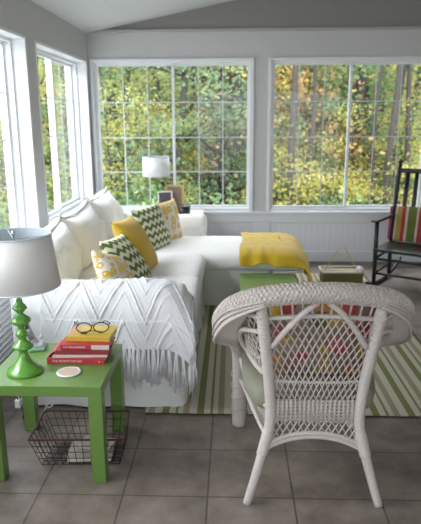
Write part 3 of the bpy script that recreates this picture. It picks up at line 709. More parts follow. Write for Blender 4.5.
# ------------------------------------------------------------------ wicker chair (local: +y is forward)
wc = thing('wicker_armchair', 'white wicker armchair with rolled rim seen from behind at centre right', 'armchair', (0.324, 2.37, 0))
POST = [(.262, -.312, 0), (.222, -.297, .14), (.188, -.283, .27), (.172, -.278, .36), (.178, -.285, .48), (.197, -.310, .66), (.218, -.338, .835)]
for s in (-1, 1):
    bm = bmesh.new(); tube(bm, cr([(s * x, y, z) for x, y, z in POST], 8), lambda t: 0.0165 + 0.0045 * min(1, t * 2.2), 12); o = obj('rear_leg', bm, M_WICK, wc, True)
    c = cr([(s * x, y, z) for x, y, z in POST], 8)
    for i0, i1 in ((12, 20), (40, 47)):                                       # cane binding round the joints
        bm = bmesh.new(); n_ = (i1 - i0) * 6; tube(bm, [c[i0].lerp(c[i1], k / n_) * .0 + c[i0 + k // 6].lerp(c[i0 + k // 6 + 1], (k % 6) / 6) for k in range(n_)], lambda t: 0.0222 + 0.0013 * math.sin(t * n_ * PI / 2), 12)
        obj('cane_binding', bm, M_WICK, o, True)
    bm = bmesh.new(); tube(bm, cr([(s * .288, .315, 0), (s * .286, .312, .12), (s * .282, .30, .30), (s * .286, .26, .42), (s * .310, .17, .515), (s * .338, .11, .575)], 8), lambda t: 0.034 + 0.006 * min(1, t * 2), 14); o = obj('front_leg', bm, M_WICK, wc, True)
    for z in (0.1, 0.16, 0.22, 0.28):
        bm = bmesh.new(); tube(bm, [(s * .286 + .041 * math.cos(a), .31 + .041 * math.sin(a), z + 0.004 * math.sin(3 * a)) for a in (2 * PI * k / 20 for k in range(20))], 0.0028, 5, True)
        obj('cane_binding', bm, M_WICK, o, True)
# rim path over the back and down to the arms
RIM = [(-.352, .12, .598), (-.366, .0, .655), (-.354, -.14, .738), (-.305, -.262, .822), (-.215, -.345, .876), (-.10, -.385, .902), (0, -.395, .908)]
RIM = RIM + [(-x, y, z) for x, y, z in reversed(RIM[:-1])]
rim = cr(RIM, 10)
bm = bmesh.new(); tube(bm, rim, lambda t: 0.034 + 0.007 * (2 * t - 1) ** 2, 14); ro = obj('rolled_rim', bm, M_WICK, wc, True)
bm = bmesh.new(); NS = 8                                              # braid wound round the roll
def frame_at(P, i):
    d = (P[min(i + 1, len(P) - 1)] - P[max(i - 1, 0)]).normalized(); u = V((0, 0, 1)) - d * d.z; u.normalize(); return d, u, d.cross(u)
def on_path(P, t):
    f = t * (len(P) - 1); i = min(int(f), len(P) - 2); d, u, w = frame_at(P, i); return P[i].lerp(P[i + 1], f - i), u, w
for sgn in (1, -1):
    for ph0 in range(NS):
        pts = []
        for k in range(420):
            t = k / 419; p, u, w = on_path(rim, t); a = sgn * (t * 2 * PI * 11) + ph0 * 2 * PI / NS; r = 0.0345 + 0.007 * (2 * t - 1) ** 2 + 0.0012 * sgn * math.sin(t * 2 * PI * 66)
            pts.append(p + u * math.cos(a) * r + w * math.sin(a) * r)
        tube(bm, pts, 0.0046, 5)
obj('rim_braid', bm, M_STRAND, ro, True)
# shell surface: u in [-1,1] round the back, z height
def rimz(u):
    p, _, _ = on_path(rim, (u + 1) / 2); return p
def shell(u, z):
    p = rimz(u); a = abs(u)
    # foot line of the shell, narrower than the rim
    lo = V((math.copysign(min(.172, .36 * a) if a < .48 else .172 + (a - .48) / .52 * .105, u), -.278 + (0 if a < .48 else ((a - .48) / .52) ** 1.3 * .46), 0.40))
    p = p.copy(); p.x *= 1 - .20 * min(1, max(0, (a - .36) / .45)); t = (z - 0.40) / (p.z - 0.40); q = lo.lerp(p, max(-.1, t)); k = t * t * 0.25 + t * 0.75
    q.x = lo.x + (p.x - lo.x) * k; q.y = lo.y + (p.y + 0.03 - lo.y) * k; return V((q.x, q.y, z))
UP = 0.40
# parameter of the posts
def lattice(bm, u0, u1, zlo, zhi, n, slope, r, push=0.0):
    """diamond weave between two parameter limits; zlo/zhi are functions of u"""
    for sg in (1, -1):
        for k in range(-n * 2, n * 3):
            pts = []
            def flush():
                if len(pts) > 1: tube(bm, list(pts), r, 5)
                pts.clear()
            for m in range(61):
                z = 0.30 + m * 0.011; u = u0 + (u1 - u0) * (k + .5) / n + sg * (z - 0.5) * slope
                if u < u0 or u > u1 or z < zlo(u) or z > zhi(u): flush(); continue
                p = shell(u, z); p.y -= push * sg; pts.append(p)
            flush()
top = lambda u: rimz(u).z - 0.015
side_lo = lambda u: 0.545 + 0.045 * min(1, max(0, (abs(u) - UP) / .5))
archz = lambda u: 0.778 + 0.030 * math.cos(u / UP * PI / 2)
bm = bmesh.new(); lattice(bm, -UP, UP, lambda u: 0.435, archz, 15, 0.98, 0.0033, 0.0024); obj('back_lattice', bm, M_STRAND, wc, True)
for k in range(-6, 7):
    u = k / 6.5 * UP; bm = bmesh.new(); tube(bm, [shell(u, archz(u)) + V((0, -.006, 0)), shell(u, top(u))], 0.0042, 6); obj('spindle', bm, M_STRAND, wc, True)
for s in (-1, 1):      # flange hanging below the overhanging rim, curling back in to the shell
    bm = bmesh.new()
    def outw(uu):
        p, u_, w_ = on_path(rim, (uu + 1) / 2); w_ = V((w_.x, w_.y, 0)).normalized()
        return p, (w_ if w_.dot(V((p.x, p.y + .12, 0))) > 0 else -w_)
    def col(u, v, s=s):
        a = .30 + .69 * u; p, n = outw(s * a); k = min(1, u * 1.8); dr = .030 + .055 * k
        A = p + n * .036 - V((0, 0, .004)); B = p + n * (.026 + .006 * k) - V((0, 0, dr)); D = shell(s * min(a, .95), max(.5, p.z - dr - .035 * k))
        q = A.lerp(B, min(1, v * 2)) if v < .5 else B.lerp(D, (v - .5) * 1.5)
        return q
    grid(bm, col, 40, 12); o = obj('rim_flange', bm, M_WICK, wc, True); md = o.modifiers.new('thick', 'SOLIDIFY'); md.thickness = .005
    bm = bmesh.new(); tube(bm, [col(k / 40, .5) for k in range(41)], .0075, 7); obj('flange_edge', bm, M_WICK, o, True)
    bm = bmesh.new()
    for v in (.14, .32): tube(bm, [col(k / 40, v) + outw(s * (.3 + .69 * k / 40))[1] * (.003 + .002 * (-1) ** k) for k in range(41)], .0045, 5)
    tube(bm, [col(1, v / 12) for v in range(13)], .009, 7); obj('flange_weave', bm, M_STRAND, o, True)
for u0, u1 in ((-.95, -UP), (UP, .95)):
    bm = bmesh.new(); lattice(bm, u0, u1, side_lo, top, 11, 0.95, 0.0032, 0.0022); tube(bm, [shell(u0 + (u1 - u0) * k / 20, 0.605) for k in range(21)], .004, 5); obj('side_lattice', bm, M_STRAND, wc, True)
# twined rows across the lattice, woven waist band
bm = bmesh.new()
for zz in (0.520, 0.526):
    tube(bm, [shell(-UP + 2 * UP * k / 40, zz + 0.004 * (-1) ** k * 0.4) + V((0, -.003, 0)) for k in range(41)], 0.0034, 6)
obj('twining', bm, M_STRAND, wc, True)
bm = bmesh.new()
for k in range(13):
    zz = 0.352 + k * 0.0072
    tube(bm, [V((-.168 + .336 * m / 76, -.278 - 0.007 * math.sin(m * PI / 2 + (k % 2) * PI), zz)) for m in range(77)], 0.0042, 5)
for m in range(20): x = -.16 + .32 * m / 19; tube(bm, [(x, -.281, 0.345), (x, -.283, 0.445)], 0.0052, 6)
obj('woven_band', bm, M_STRAND, wc, True)
# apron lattice with arched cane
arch = lambda x: 0.300 - 0.055 * (abs(x) / .19) ** 2.2
bm = bmesh.new()
for sg in (1, -1):
    for k in range(-4, 18):
        pts = []
        for m in range(14):
            z = 0.225 + m * 0.0105; x = -.19 + .38 * (k + .5) / 14 + sg * (z - 0.30) * 0.55
            if abs(x) > .178 or z < arch(x) or z > 0.352:
                if len(pts) > 1: tube(bm, pts, 0.0034, 5)
                pts = []; continue
            pts.append((x, -.279 - .003 * sg, z))
        if len(pts) > 1: tube(bm, pts, 0.0034, 5)
obj('apron_lattice', bm, M_STRAND, wc, True)
bm = bmesh.new()
for dz in (0, -0.017): tube(bm, [(x, -.281, arch(x) + dz) for x in (-.19 + .38 * k / 30 for k in range(31))], 0.0095, 8)
obj('apron_arch', bm, M_WICK, wc, True)
# side aprons, seat rails, side frames
for s in (-1, 1):
    bm = bmesh.new()
    tube(bm, cr([(s * .175, -.272, .40), (s * .228, -.15, .395), (s * .262, .05, .392), (s * .282, .28, .39)], 6), 0.013, 8)
    tube(bm, cr([(s * .178, -.268, .262), (s * .215, -.16, .29), (s * .255, .05, .30), (s * .280, .28, .26)], 6), 0.010, 8)
    for k in range(26):
        for sg in (1, -1):
            t = k / 25; t2 = min(1, max(0, t + sg * 0.07)); f = lambda q: V((s * (.176 +   .092 * min(1, q * 1.5) ** .9), -.27 + .55 * q, 0))
            a, b = f(t), f(t2); a.z = 0.285; b.z = 0.395; tube(bm, [a, b], 0.003, 5)
    obj('side_apron', bm, M_STRAND, wc, True)
    bm = bmesh.new()
    # lower edge of the arm panel, from the post forward to the front leg
    tube(bm, [shell(s * (UP + (.95 - UP) * k / 20), side_lo(UP + (.95 - UP) * k / 20)) for k in range(21)], 0.012, 8)
    tube(bm, [shell(s * .955, 0.50 + (rimz(.955).z - 0.02 - 0.50) * k / 10) for k in range(11)], 0.011, 8)
    obj('arm_frame', bm, M_WICK, wc, True)
    for st, us in (((s * .220, -.352, .800), ((.60, .765, .028), (.76, .70, .030), (.88, .635, .022), (.93, .575, .006))), ((s * .208, -.332, .735), ((.52, .715, .024), (.63, .665, .026), (.70, .615, .018), (.72, .575, .006)))):   # concentric bent canes under the rim
        pts = [st] + [shell(s * u, z) + V((s * .75, -.65, 0)) * o_ for u, z, o_ in us]
        bm = bmesh.new(); tube(bm, cr(pts, 8), 0.0095, 8); obj('bent_cane', bm, M_WICK, wc, True)
    bm = bmesh.new()                                                          # end scroll of the rim
    e = V((s * .352, .12, .598))
    tube(bm, [e + V((s * (-.012 + .03 * math.cos(a) * (1 - a / 16)), 0.004, -.004 + .03 * math.sin(a) * (1 - a / 16))) for a in (k * .35 for k in range(34))], 0.006, 6); obj('rim_scroll', bm, M_WICK, wc, True)
    bm = bmesh.new(); tube(bm, cr([(s * .018, -.378, .868), (s * .07, -.375, .825), (s * .13, -.345, .745), (s * .176, -.315, .672)], 8), 0.0112, 8); obj('diagonal_brace', bm, M_WICK, wc, True)
# arched inner canes below the rim
bm = bmesh.new(); tube(bm, [shell(-UP + 2 * UP * k / 30, archz(-UP + 2 * UP * k / 30)) + V((0, -.010, 0)) for k in range(31)], 0.0085, 8); obj('inner_arch', bm, M_WICK, wc, True)
# seat deck
bm = bmesh.new(); softbox(bm, (-.262, -.25, .335), (.262, .30, .362), .012, 14, lambda p, c, h: V((p.x * (0.66 + 0.34 * min(1, (p.y + .25) / .25)), p.y, p.z))); obj('seat_deck', bm, M_WICK, wc)
def seatdef(p, c, h):
    t = max(0, min(1, (p.y + .26) / .24)); k = 0.80 + 0.20 * math.sin(t * PI / 2)
    return V((p.x * k, p.y, p.z + 0.015 * (1 - (p.x / .29) ** 2) + 0.006 * nz(p, 8, 2)))
bm = bmesh.new(); softbox(bm, (-.280, -.255, 0), (.280, .315, .110), .05, 20, seatdef)
o = obj('seat_cushion', bm, M_SAGE, smooth=True); o.location = (0.324, 2.37, 0.366); tag(o, 'sage green seat cushion inside the white wicker armchair', 'cushion')
o = obj('bright_pillow', pillow_bm(.43, .40, .13, seed=8), multi_floral(), smooth=True); orient(o, (0.345, 2.215, 0.655), (1, 0.05, -0.06), (0.05, -0.22, .95))
tag(o, 'bright red, orange and cream print pillow leaning inside the wicker armchair', 'pillow')

# ------------------------------------------------------------------ rocking chair (local: faces -y)
rk = thing('rocking_chair', 'black wooden rocking chair with striped cushion by the back wall, far right', 'rocking chair', (1.625, 5.25, 0), math.radians(-33.5))
def bar(name, pts, r, parent=rk, sides=10, flat=1.0, m=M_ROCK):
    bm = bmesh.new(); tube(bm, pts, r, sides, flat=flat); return obj(name, bm, m, parent, True)
for s in (-1, 1):
    x = s * .255
    bar('front_post', [(x, -.215, .045), (x, -.215, .14), (x, -.215, .38), (x, -.22, .605)], lambda t: 0.019 + 0.004 * math.sin(t * 9) ** 2)
    p = bar('rear_post', cr([(x, .19, .045), (x, .195, .38), (x, .245, .75), (x, .31, 1.085)], 6), 0.0195)
    bm = bmesh.new(); lathe(bm, [(.012, 0), (.020, .008), (.024, .022), (.019, .036), (.006, .044), (.001, .045)], n=14); o = obj('finial', bm, M_ROCK, p, True); o.location = (x, .312, 1.08)
    bm = bmesh.new(); softbox(bm, (x - .035, -.285, .603), (x + .035, .235, .628), .01, 14); obj('armrest', bm, M_ROCK, rk, True)
    bar('runner', cr([(x, -.40, .075), (x, -.25, .032), (x, -.05, .018), (x, .15, .024), (x, .35, .065), (x, .52, .13)], 6), 0.019, flat=.8)
    for z in (.13, .27): bar('side_rung', [(x, -.215, z), (x, .192, z + .01)], 0.0115)
for z in (.13, .265): bar('front_rung', [(-.255, -.215, z), (.255, -.215, z)], 0.012)
bar('rear_rung', [(-.255, .192, .17), (.255, .192, .17)], 0.012)
bm = bmesh.new(); softbox(bm, (-.275, -.245, .332), (.275, .215, .365), .014, 16); obj('seat', bm, M_ROCK, rk, True)
bm = bmesh.new(); box(bm, (-.245, .283, 1.0), (.245, .305, 1.045), .006); obj('crest_rail', bm, M_ROCK, rk)
bm = bmesh.new(); box(bm, (-.245, .205, .47), (.245, .225, .51), .006); obj('lower_rail', bm, M_ROCK, rk)
for k in range(5):
    x = -.168 + .084 * k; bar('slat', [(x, .215, .49), (x, .25, .75), (x, .292, 1.02)], 0.019, flat=.4)
bm = bmesh.new(); softbox(bm, (-.285, -.035, 0), (.285, .035, .330), .03, 18, wr(.006, 9, 4)); o = obj('striped_cushion', bm, stripe_cushion(), smooth=True)
R = Matrix.Translation((1.625, 5.25, 0)) @ Matrix.Rotation(math.radians(-33.5), 4, 'Z') @ Matrix.Translation((0, .160, .372)) @ Matrix.Rotation(-.16, 4, 'X'); o.matrix_world = R
tag(o, 'striped pink, gold, red and olive cushion on the black rocking chair', 'cushion')

# ------------------------------------------------------------------ basket with yellow handle near the rocker
bk = thing('wooden_basket', 'olive wooden basket with thin yellow handle on the rug beyond the armchair', 'basket', (1.015, 5.32, 0.012))
bm = bmesh.new()
for a, b in (((-.18, -.11), (.18, -.10)), ((-.18, .10), (.18, .11)), ((-.18, -.10), (-.17, .10)), ((.17, -.10), (.18, .10))): box(bm, (a[0], a[1], 0), (b[0], b[1], .115))
box(bm, (-.18, -.11, 0), (.18, .11, .012)); obj('box_sides', bm, M_OLIVE, bk)
bm = bmesh.new()
for y in (-.112, .112):
    tube(bm, [(-.19 + .38 * k / 30, y, .12 + .004 * (-1) ** k) for k in range(31)], 0.009, 6)
tube(bm, [(-.188, -.11, .12), (-.188, .11, .12)], 0.009, 6); tube(bm, [(.188, -.11, .12), (.188, .11, .12)], 0.009, 6); obj('woven_rim', bm, M_CREAM, bk, True)
bm = bmesh.new(); tube(bm, [(-.16, 0, .10), (-.03, 0, .32), (-.012, 0, .35), (.012, 0, .35), (.03, 0, .32), (.16, 0, .10)], 0.0045, 6); obj('handle', bm, M_YWIRE, bk, True)
bm = bmesh.new(); softbox(bm, (-.165, -.095, .05), (.165, .095, .118), .02, 14, wr(.008, 12, 3)); o = obj('folded_cloth', bm, mat('faded_cloth', (0.22, 0.20, 0.13), .9, (.40, .38, .28), 40), smooth=True); o.location = (1.0, 5.32, 0.012); tag(o, 'folded cream cloth lying inside the olive basket', 'cloth')
bm = bmesh.new(); lathe(bm, [(.0, 0), (.03, .002), (.034, .012), (.022, .02), (.02, .032), (.031, .038), (.03, .05), (0, .052)], n=20, cap=False); o = obj('twine_spool', bm, M_CERAM, smooth=True); o.location = (1.15, 5.205, 0.141); o.rotation_euler = (PI / 2, 0, 0)
o.location = (1.160, 5.222, 0.165); tag(o, 'small white spool at the right end of the olive basket', 'spool')

# ------------------------------------------------------------------ corner table behind the sofa, with lamp and frames
ct = thing('corner_table', 'white corner table between the sofa arm and the back window', 'table', (-0.72, 5.90, 0))
bm = bmesh.new(); box(bm, (-.42, -.20, .545), (.42, .20, .575), .006); obj('tabletop', bm, M_WHITE, ct)
for sx in (-1, 1):
    for sy in (-1, 1):
        bm = bmesh.new(); box(bm, (sx * .38 - .02, sy * .17 - .02, 0), (sx * .38 + .02, sy * .17 + .02, .545)); obj('leg', bm, M_WHITE, ct)
TC = 0.575
l2 = thing('green_lamp', 'small green lamp with white drum shade by the back window', 'lamp', (-0.765, 5.90, TC))
bm = bmesh.new(); lathe(bm, [(0, 0), (.078, 0), (.08, .008), (.072, .02), (.075, .05), (.082, .085), (.075, .115), (.045, .14), (.024, .16), (.022, .19), (.028, .20), (.022, .21), (.02, .30), (.026, .312), (.018, .325), (.006, .335), (.006, .45)], n=28); obj('lamp_base', bm, M_GREENGLOSS, l2, True)
shade(.138, .132, .375, .565, mat('bright_white_shade', (0.88, 0.89, 0.90), 0.8), l2)
def frame(name, w, h, loc, rz, tilt, fm, pm, label, bw=0.014):
    f = thing(name, label, 'picture frame', loc, rz); f.rotation_euler = (-tilt, 0, rz)
    bm = bmesh.new(); box(bm, (-w / 2, 0, 0), (-w / 2 + bw, .015, h), .002); box(bm, (w / 2 - bw, 0, 0), (w / 2, .015, h), .002); box(bm, (-w / 2 + bw, 0, 0), (w / 2 - bw, .015, bw), .002); box(bm, (-w / 2 + bw, 0, h - bw), (w / 2 - bw, .015, h), .002); obj('frame_border', bm, fm, f)
    bm = bmesh.new(); box(bm, (-w / 2 + bw, .006, bw), (w / 2 - bw, .012, h - bw)); obj('photo_print', bm, pm, f)
    bm = bmesh.new(); tube(bm, [(0, .014, h * .6), (0, .014 + h * .35, h * .02 + .35 * h * math.sin(tilt))], .005, 6); obj('easel_leg', bm, M_BLACK, f)
frame('white_picture_frame', .150, .235, (-0.665, 5.78, TC), .25, .15, M_CERAM, M_PHOTO, 'small white picture frame with dark photo in front of the gold one')
frame('gold_picture_frame', .195, .285, (-0.590, 5.90, TC), -.12, .12, M_GOLD, M_PHOTO2, 'gold picture frame standing by the back window beside the small lamp', .022)
bn = thing('black_canister', 'round black lidded canister between the far pillow and sofa arm', 'canister', (-0.480, 5.80, TC))
bm = bmesh.new(); lathe(bm, [(0, 0), (.052, 0), (.056, .004), (.060, .075), (0, .075)], n=28, cap=False); obj('canister_body', bm, M_BLACK, bn, True)
bm = bmesh.new(); lathe(bm, [(0, .0755), (.063, .0755), (.064, .088), (.055, .094), (0, .095)], n=28, cap=False); obj('lid', bm, mat('smoky_lid', (0.06, 0.06, 0.06), 0.25), bn, True)

# ------------------------------------------------------------------ woods outside
def ground_z(x, y):
    k = max(0.0, (y - 8) / 18); return -0.65 + 1.5 * k * k + 0.9 * k + 0.25 * nz((x, y, 0), 0.25, 3)
bm = bmesh.new(); grid(bm, lambda u, v: V((-30 + 60 * u, 6.5 + 34 * v * v, ground_z(-30 + 60 * u, 6.5 + 34 * v * v) - (0.5 if v == 0 else 0))), 80, 50)
struct(obj('ground', bm, M_LITTER, smooth=True))
def leaves_me(name, n, sampler, size, seed):
    r = random.Random(seed); vs, fs = [], []
    for k in range(n):
        p = sampler(r); s = size * r.uniform(.6, 1.35)
        d = V((r.gauss(0, 1), r.gauss(0, 1), r.gauss(0, .6))).normalized(); e = d.cross(V((r.gauss(0, 1), r.gauss(0, 1), r.gauss(0, 1)))).normalized()
        i = len(vs); vs += [p - d * s * .5, p + e * s * .33 + d * s * .05, p + d * s * .5, p - e * s * .33 + d * s * .05]; fs.append((i, i + 1, i + 2, i + 3))
    me = bpy.data.meshes.new(name); me.from_pydata([tuple(v) for v in vs], [], fs); return me
LC = {  # palettes paled to put haze into the leaf colours
    'yellow': [(.78, .66, .16), (.92, .78, .22), (.72, .66, .24), (.46, .54, .20)],
    'lime': [(.42, .58, .26), (.58, .66, .26), (.84, .76, .26), (.38, .54, .30)],
    'orange': [(.86, .46, .24), (.90, .60, .26), (.80, .44, .26), (.70, .60, .26)],
    'green': [(.22, .40, .19), (.32, .48, .24), (.28, .43, .26), (.52, .60, .26)],
    'dark': [(.17, .25, .15), (.26, .35, .20), (.21, .30, .19), (.38, .44, .22)],
}
LM = {k: leaf_mat(k + '_leaves', v) for k, v in LC.items()}
WORD = {'yellow': 'yellow-leaved', 'lime': 'pale green and yellow', 'orange': 'orange-leaved', 'green': 'mid green', 'dark': 'dark green'}
TREE = {}
def tree_proto(kind, seed):
    r = random.Random(seed); root = bpy.data.objects.new('woodland_tree', None); C.objects.link(root)
    bm = bmesh.new(); tops = []
    H = 6.0; tr_ = cr([(0, 0, -.3), (r.uniform(-.1, .1), 0, 1.2), (r.uniform(-.25, .25), r.uniform(-.2, .2), 3), (r.uniform(-.4, .4), 0, H)], 5)
    R0 = r.uniform(.07, .13); tube(bm, tr_, lambda t: R0 * (1 - .65 * t), 8)
    for k in range(16):
        z = r.uniform(.8, 4.6); i = min(len(tr_) - 2, int((z + .3) / (H + .3) * len(tr_))); a = r.uniform(0, 2 * PI); L = r.uniform(.7, 1.7); b = tr_[i]
        e = b + V((math.cos(a) * L, math.sin(a) * L, r.uniform(-.1, .6))); m = b.lerp(e, .5) + V((0, 0, .12)); tube(bm, [b, m, e], lambda t: .028 * (1 - .8 * t), 5); tops += [m, e, b.lerp(e, .8), e + V((r.uniform(-.3, .3), r.uniform(-.3, .3), r.uniform(-.3, .2)))]
    obj('trunk', bm, M_BARK, root, True)
    def samp(q):
        c = tops[q.randrange(len(tops))]; return c + V((q.gauss(0, .27), q.gauss(0, .27), q.gauss(0, .14)))
    link('foliage', leaves_me('foliage', 3600, samp, .075, seed), LM[kind], root)
    return root
TL = [  # x, y, kind
    (-4.6, 13.0, 'lime'), (-3.6, 11.6, 'yellow'), (-2.5, 12.2, 'lime'), (-2.05, 10.6, 'lime'), (-1.45, 11.4, 'yellow'), (-2.3, 14.6, 'green'), (-0.75, 13.4, 'dark'), (-0.2, 11.4, 'dark'), (0.0, 13.8, 'yellow'),
    (0.55, 12.2, 'green'), (0.95, 12.6, 'orange'), (1.35, 11.6, 'yellow'), (2.0, 12.4, 'green'), (1.9, 15.6, 'orange'), (2.7, 11.4, 'green'), (2.7, 14.2, 'orange'), (3.5, 12.4, 'green'), (3.5, 15.5, 'yellow'),
    (-5.4, 15.8, 'yellow'), (-3.7, 16.4, 'dark'), (-1.5, 16.8, 'yellow'), (0.6, 17.2, 'dark'), (4.5, 14.3, 'lime'), (-6.3, 12.5, 'green'), (-0.95, 10.2, 'dark'), (4.6, 17.0, 'orange'), (0.95, 12.9, 'orange', 1.5, 0), (1.75, 13.6, 'orange', 1.4, 0), (1.25, 10.3, 'yellow', .60, 0), (2.0, 10.8, 'green', .6, 0), (0.55, 10.6, 'green', .5, 0), (2.5, 10.3, 'yellow', .52, 0), (3.0, 10.8, 'yellow', .6, 0), (-2.0, 9.7, 'lime', .55, .3), (-1.75, 10.4, 'yellow', .75, 0), (-2.7, 9.9, 'green', .6, .2), (-1.0, 9.6, 'lime', .42, .1), (-0.3, 11.0, 'green', .9, 0), (-3.4, 10.2, 'lime', .6, .2), (-2.7, 18.2, 'green'), (2.5, 18.4, 'dark')]
for k, (x, y, kind, *opt) in enumerate(TL):
    key = (kind, k % 2)
    if key not in TREE: t = TREE[key] = tree_proto(kind, 50 + len(TREE) * 7)
    else: t = copy_tree(TREE[key])
    s = opt[0] if opt else rnd.uniform(.85, 1.15); t.location = (x, y, ground_z(x, y)); t.rotation_euler = (0, 0, rnd.uniform(0, 6.3)); t.scale = (s, s, s * (1 + opt[1] / 3 if opt else 1))
    tag(t, '%s tree standing in the woods outside the porch windows' % WORD[kind], 'tree', WORD[kind] + ' trees in the woods')
# bare grey trunks
def trunk_proto(seed, R0):
    r = random.Random(seed); bm = bmesh.new(); tube(bm, cr([(0, 0, -.3), (r.uniform(-.05, .05), 0, 1.5), (r.uniform(-.12, .12), 0, 3.2), (r.uniform(-.2, .2), 0, 7)], 6), lambda t: R0 * (1 - .5 * t) + .03 * max(0, .1 - t) * 10 * .3, 10)
    return bm
for k, (x, y, R0) in enumerate(((0.93, 9.8, .07), (2.25, 11.0, .13), (2.62, 10.2, .07), (2.95, 12.2, .12), (3.05, 10.4, .06), (0.05, 10.8, .10), (-0.55, 12.6, .09), (-1.75, 13.6, .08), (1.62, 12.6, .10), (-3.2, 12.4, .08))):
    o = obj('bare_trunk', trunk_proto(k, R0), M_BARK, smooth=True); o.location = (x, y, ground_z(x, y)); tag(o, 'straight grey-brown trunk of a tall tree in the woods', 'tree trunk', 'bare trunks in the woods')
# shrubs
def shrub_proto(kind, seed):
    r = random.Random(seed); root = bpy.data.objects.new('woodland_shrub', None); C.objects.link(root); bm = bmesh.new(); tips = []
    for k in range(9):
        a = r.uniform(0, 6.3); L = r.uniform(.4, .8); e = V((math.cos(a) * L * .8, math.sin(a) * L * .8, L)); tube(bm, [(0, 0, -.15), e * .5 + V((0, 0, .1)), e], lambda t: .014 * (1 - .7 * t), 5); tips += [e, e * .7, e * .45]
    obj('stems', bm, M_BARK, root)
    link('foliage', leaves_me('foliage', 1000, lambda q: tips[q.randrange(len(tips))] + V((q.gauss(0, .2), q.gauss(0, .2), q.gauss(0, .14))), .08, seed), LM[kind], root); return root
SH = {}
for k, (x, y, kind) in enumerate(((-3.6, 9.6, 'green'), (-2.4, 9.0, 'lime'), (-1.7, 9.4, 'green'), (-0.9, 8.9, 'green'), (-0.2, 9.3, 'dark'), (0.35, 9.2, 'green'), (0.75, 10.0, 'yellow'), (1.5, 10.4, 'dark'), (2.3, 9.6, 'green'), (2.9, 9.3, 'green'), (3.6, 10.0, 'lime'), (-4.6, 10.6, 'lime'), (-3.0, 10.4, 'dark'), (-1.2, 9.9, 'green'))):
    if kind not in SH: t = SH[kind] = shrub_proto(kind, 200 + k)
    else: t = copy_tree(SH[kind])
    t.location = (x, y, ground_z(x, y)); t.rotation_euler = (0, 0, rnd.uniform(0, 6)); s = rnd.uniform(.9, 1.3); t.scale = (s, s, s)
    tag(t, '%s shrub low in the undergrowth outside the porch windows' % WORD[kind], 'shrub', WORD[kind] + ' shrubs in the undergrowth')
def far(q):
    y = q.uniform(19, 27); x = q.uniform(-.55, .45) * y; return V((x, y, ground_z(x, y) + q.uniform(0, 6.5)))
o = link('distant_foliage', leaves_me('distant_foliage', 42000, far, .17, 1), leaf_mat('distant_leaves', LC['dark'] + LC['green'] + LC['lime'] + LC['yellow'] + LC['green'] + [(.75, .62, .4)]))
tag(o, 'distant mixed green and yellow foliage filling the woods', 'foliage', None, 'stuff')

# ------------------------------------------------------------------ light
w = bpy.data.worlds.new('overcast_sky'); bpy.context.scene.world = w; w.use_nodes = True; N, L = w.node_tree.nodes, w.node_tree.links
bg = N['Background']; tc = N.new('ShaderNodeTexCoord'); sp = N.new('ShaderNodeSeparateXYZ'); cr_ = N.new('ShaderNodeValToRGB')
cr_.color_ramp.elements[0].position = 0.0; cr_.color_ramp.elements[0].color = (0.80, 0.85, 0.88, 1); cr_.color_ramp.elements[1].position = 0.7; cr_.color_ramp.elements[1].color = (0.62, 0.74, 0.95, 1)
L.new(tc.outputs['Generated'], sp.inputs[0]); L.new(sp.outputs['Z'], cr_.inputs[0]); L.new(cr_.outputs[0], bg.inputs[0]); bg.inputs[1].default_value = 3.0
def area(name, loc, rot, sx, sy, e, col):
    l = bpy.data.lights.new(name, 'AREA'); l.shape = 'RECTANGLE'; l.size = sx; l.size_y = sy; l.energy = e; l.color = col
    o = bpy.data.objects.new(name, l); C.objects.link(o); o.location = loc; o.rotation_euler = rot; return o
def sky_light(name, loc, target, sx, sy, e, col):
    o = area(name, loc, (0, 0, 0), sx, sy, e, col); o.rotation_euler = (V(target) - V(loc)).to_track_quat('-Z', 'Y').to_euler(); return o
sky_light('sky_left', (-3.6, 3.4, 3.9), (-0.6, 3.4, 0.4), 5.2, 1.8, 420, (0.95, 0.98, 1.0))
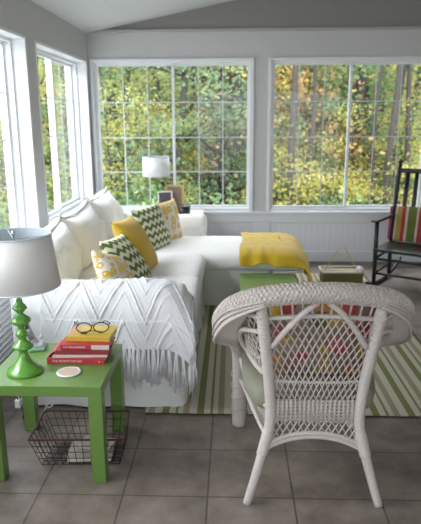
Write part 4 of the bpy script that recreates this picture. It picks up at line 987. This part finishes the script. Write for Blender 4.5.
sky_light('sky_back', (0.4, 8.6, 4.3), (0.2, 5.0, 0.5), 5.0, 1.6, 330, (1.0, 0.98, 0.94))
area('daylight_left', (-2.9, 0.45, 2.1), (0, -PI / 2 + .25, 0), 2.2, 3.8, 120, (0.93, 0.97, 1.0))
area('fill_front', (0.8, -2.3, 1.5), (PI / 2, 0, 0), 3.2, 1.8, 8, (1.0, 0.97, 0.93))  # added fill lamp, out of view behind the camera
for nm, loc, rot, sx, sy in (('portal_back', ((A0 + B1) / 2, YB + 0.2, 1.32), (-PI / 2, 0, 0), B1 - A0, 1.5), ('portal_left', (XL - 0.3, 4.4, 1.36), (0, -PI / 2, 0), 1.5, 3.5)):
    o = area(nm, loc, rot, sx, sy, 1, (1, 1, 1)); o.data.cycles.is_portal = True
sun = bpy.data.lights.new('soft_sun', 'SUN'); sun.energy = 2.6; sun.angle = 0.3; sun.color = (1, .95, .85); o = bpy.data.objects.new('soft_sun', sun); C.objects.link(o); o.rotation_euler = (math.radians(38), 0, math.radians(25))

# ------------------------------------------------------------------ camera
pitch, yaw, roll = 0.239271, -0.038183, -0.005548
fw = V((math.sin(yaw) * math.cos(pitch), math.cos(yaw) * math.cos(pitch), -math.sin(pitch))); rt = V((math.cos(yaw), -math.sin(yaw), 0)); up = rt.cross(fw)
r2 = rt * math.cos(roll) + up * math.sin(roll); u2 = r2.cross(fw)
cam = bpy.data.cameras.new('camera'); co_ = bpy.data.objects.new('camera', cam); C.objects.link(co_)
co_.matrix_world = Matrix(((r2.x, u2.x, -fw.x, 0), (r2.y, u2.y, -fw.y, 0), (r2.z, u2.z, -fw.z, 1.5), (0, 0, 0, 1)))
cam.sensor_fit = 'HORIZONTAL'; cam.sensor_width = 36; cam.lens = 585.02 / 421 * 36; cam.clip_start = 0.05; cam.clip_end = 200
cam.dof.use_dof = True; cam.dof.focus_distance = 2.6; cam.dof.aperture_fstop = 4.2
sc = bpy.context.scene; sc.camera = co_
sc.view_settings.view_transform = 'Standard'; sc.view_settings.look = 'None'; sc.view_settings.exposure = 0.0
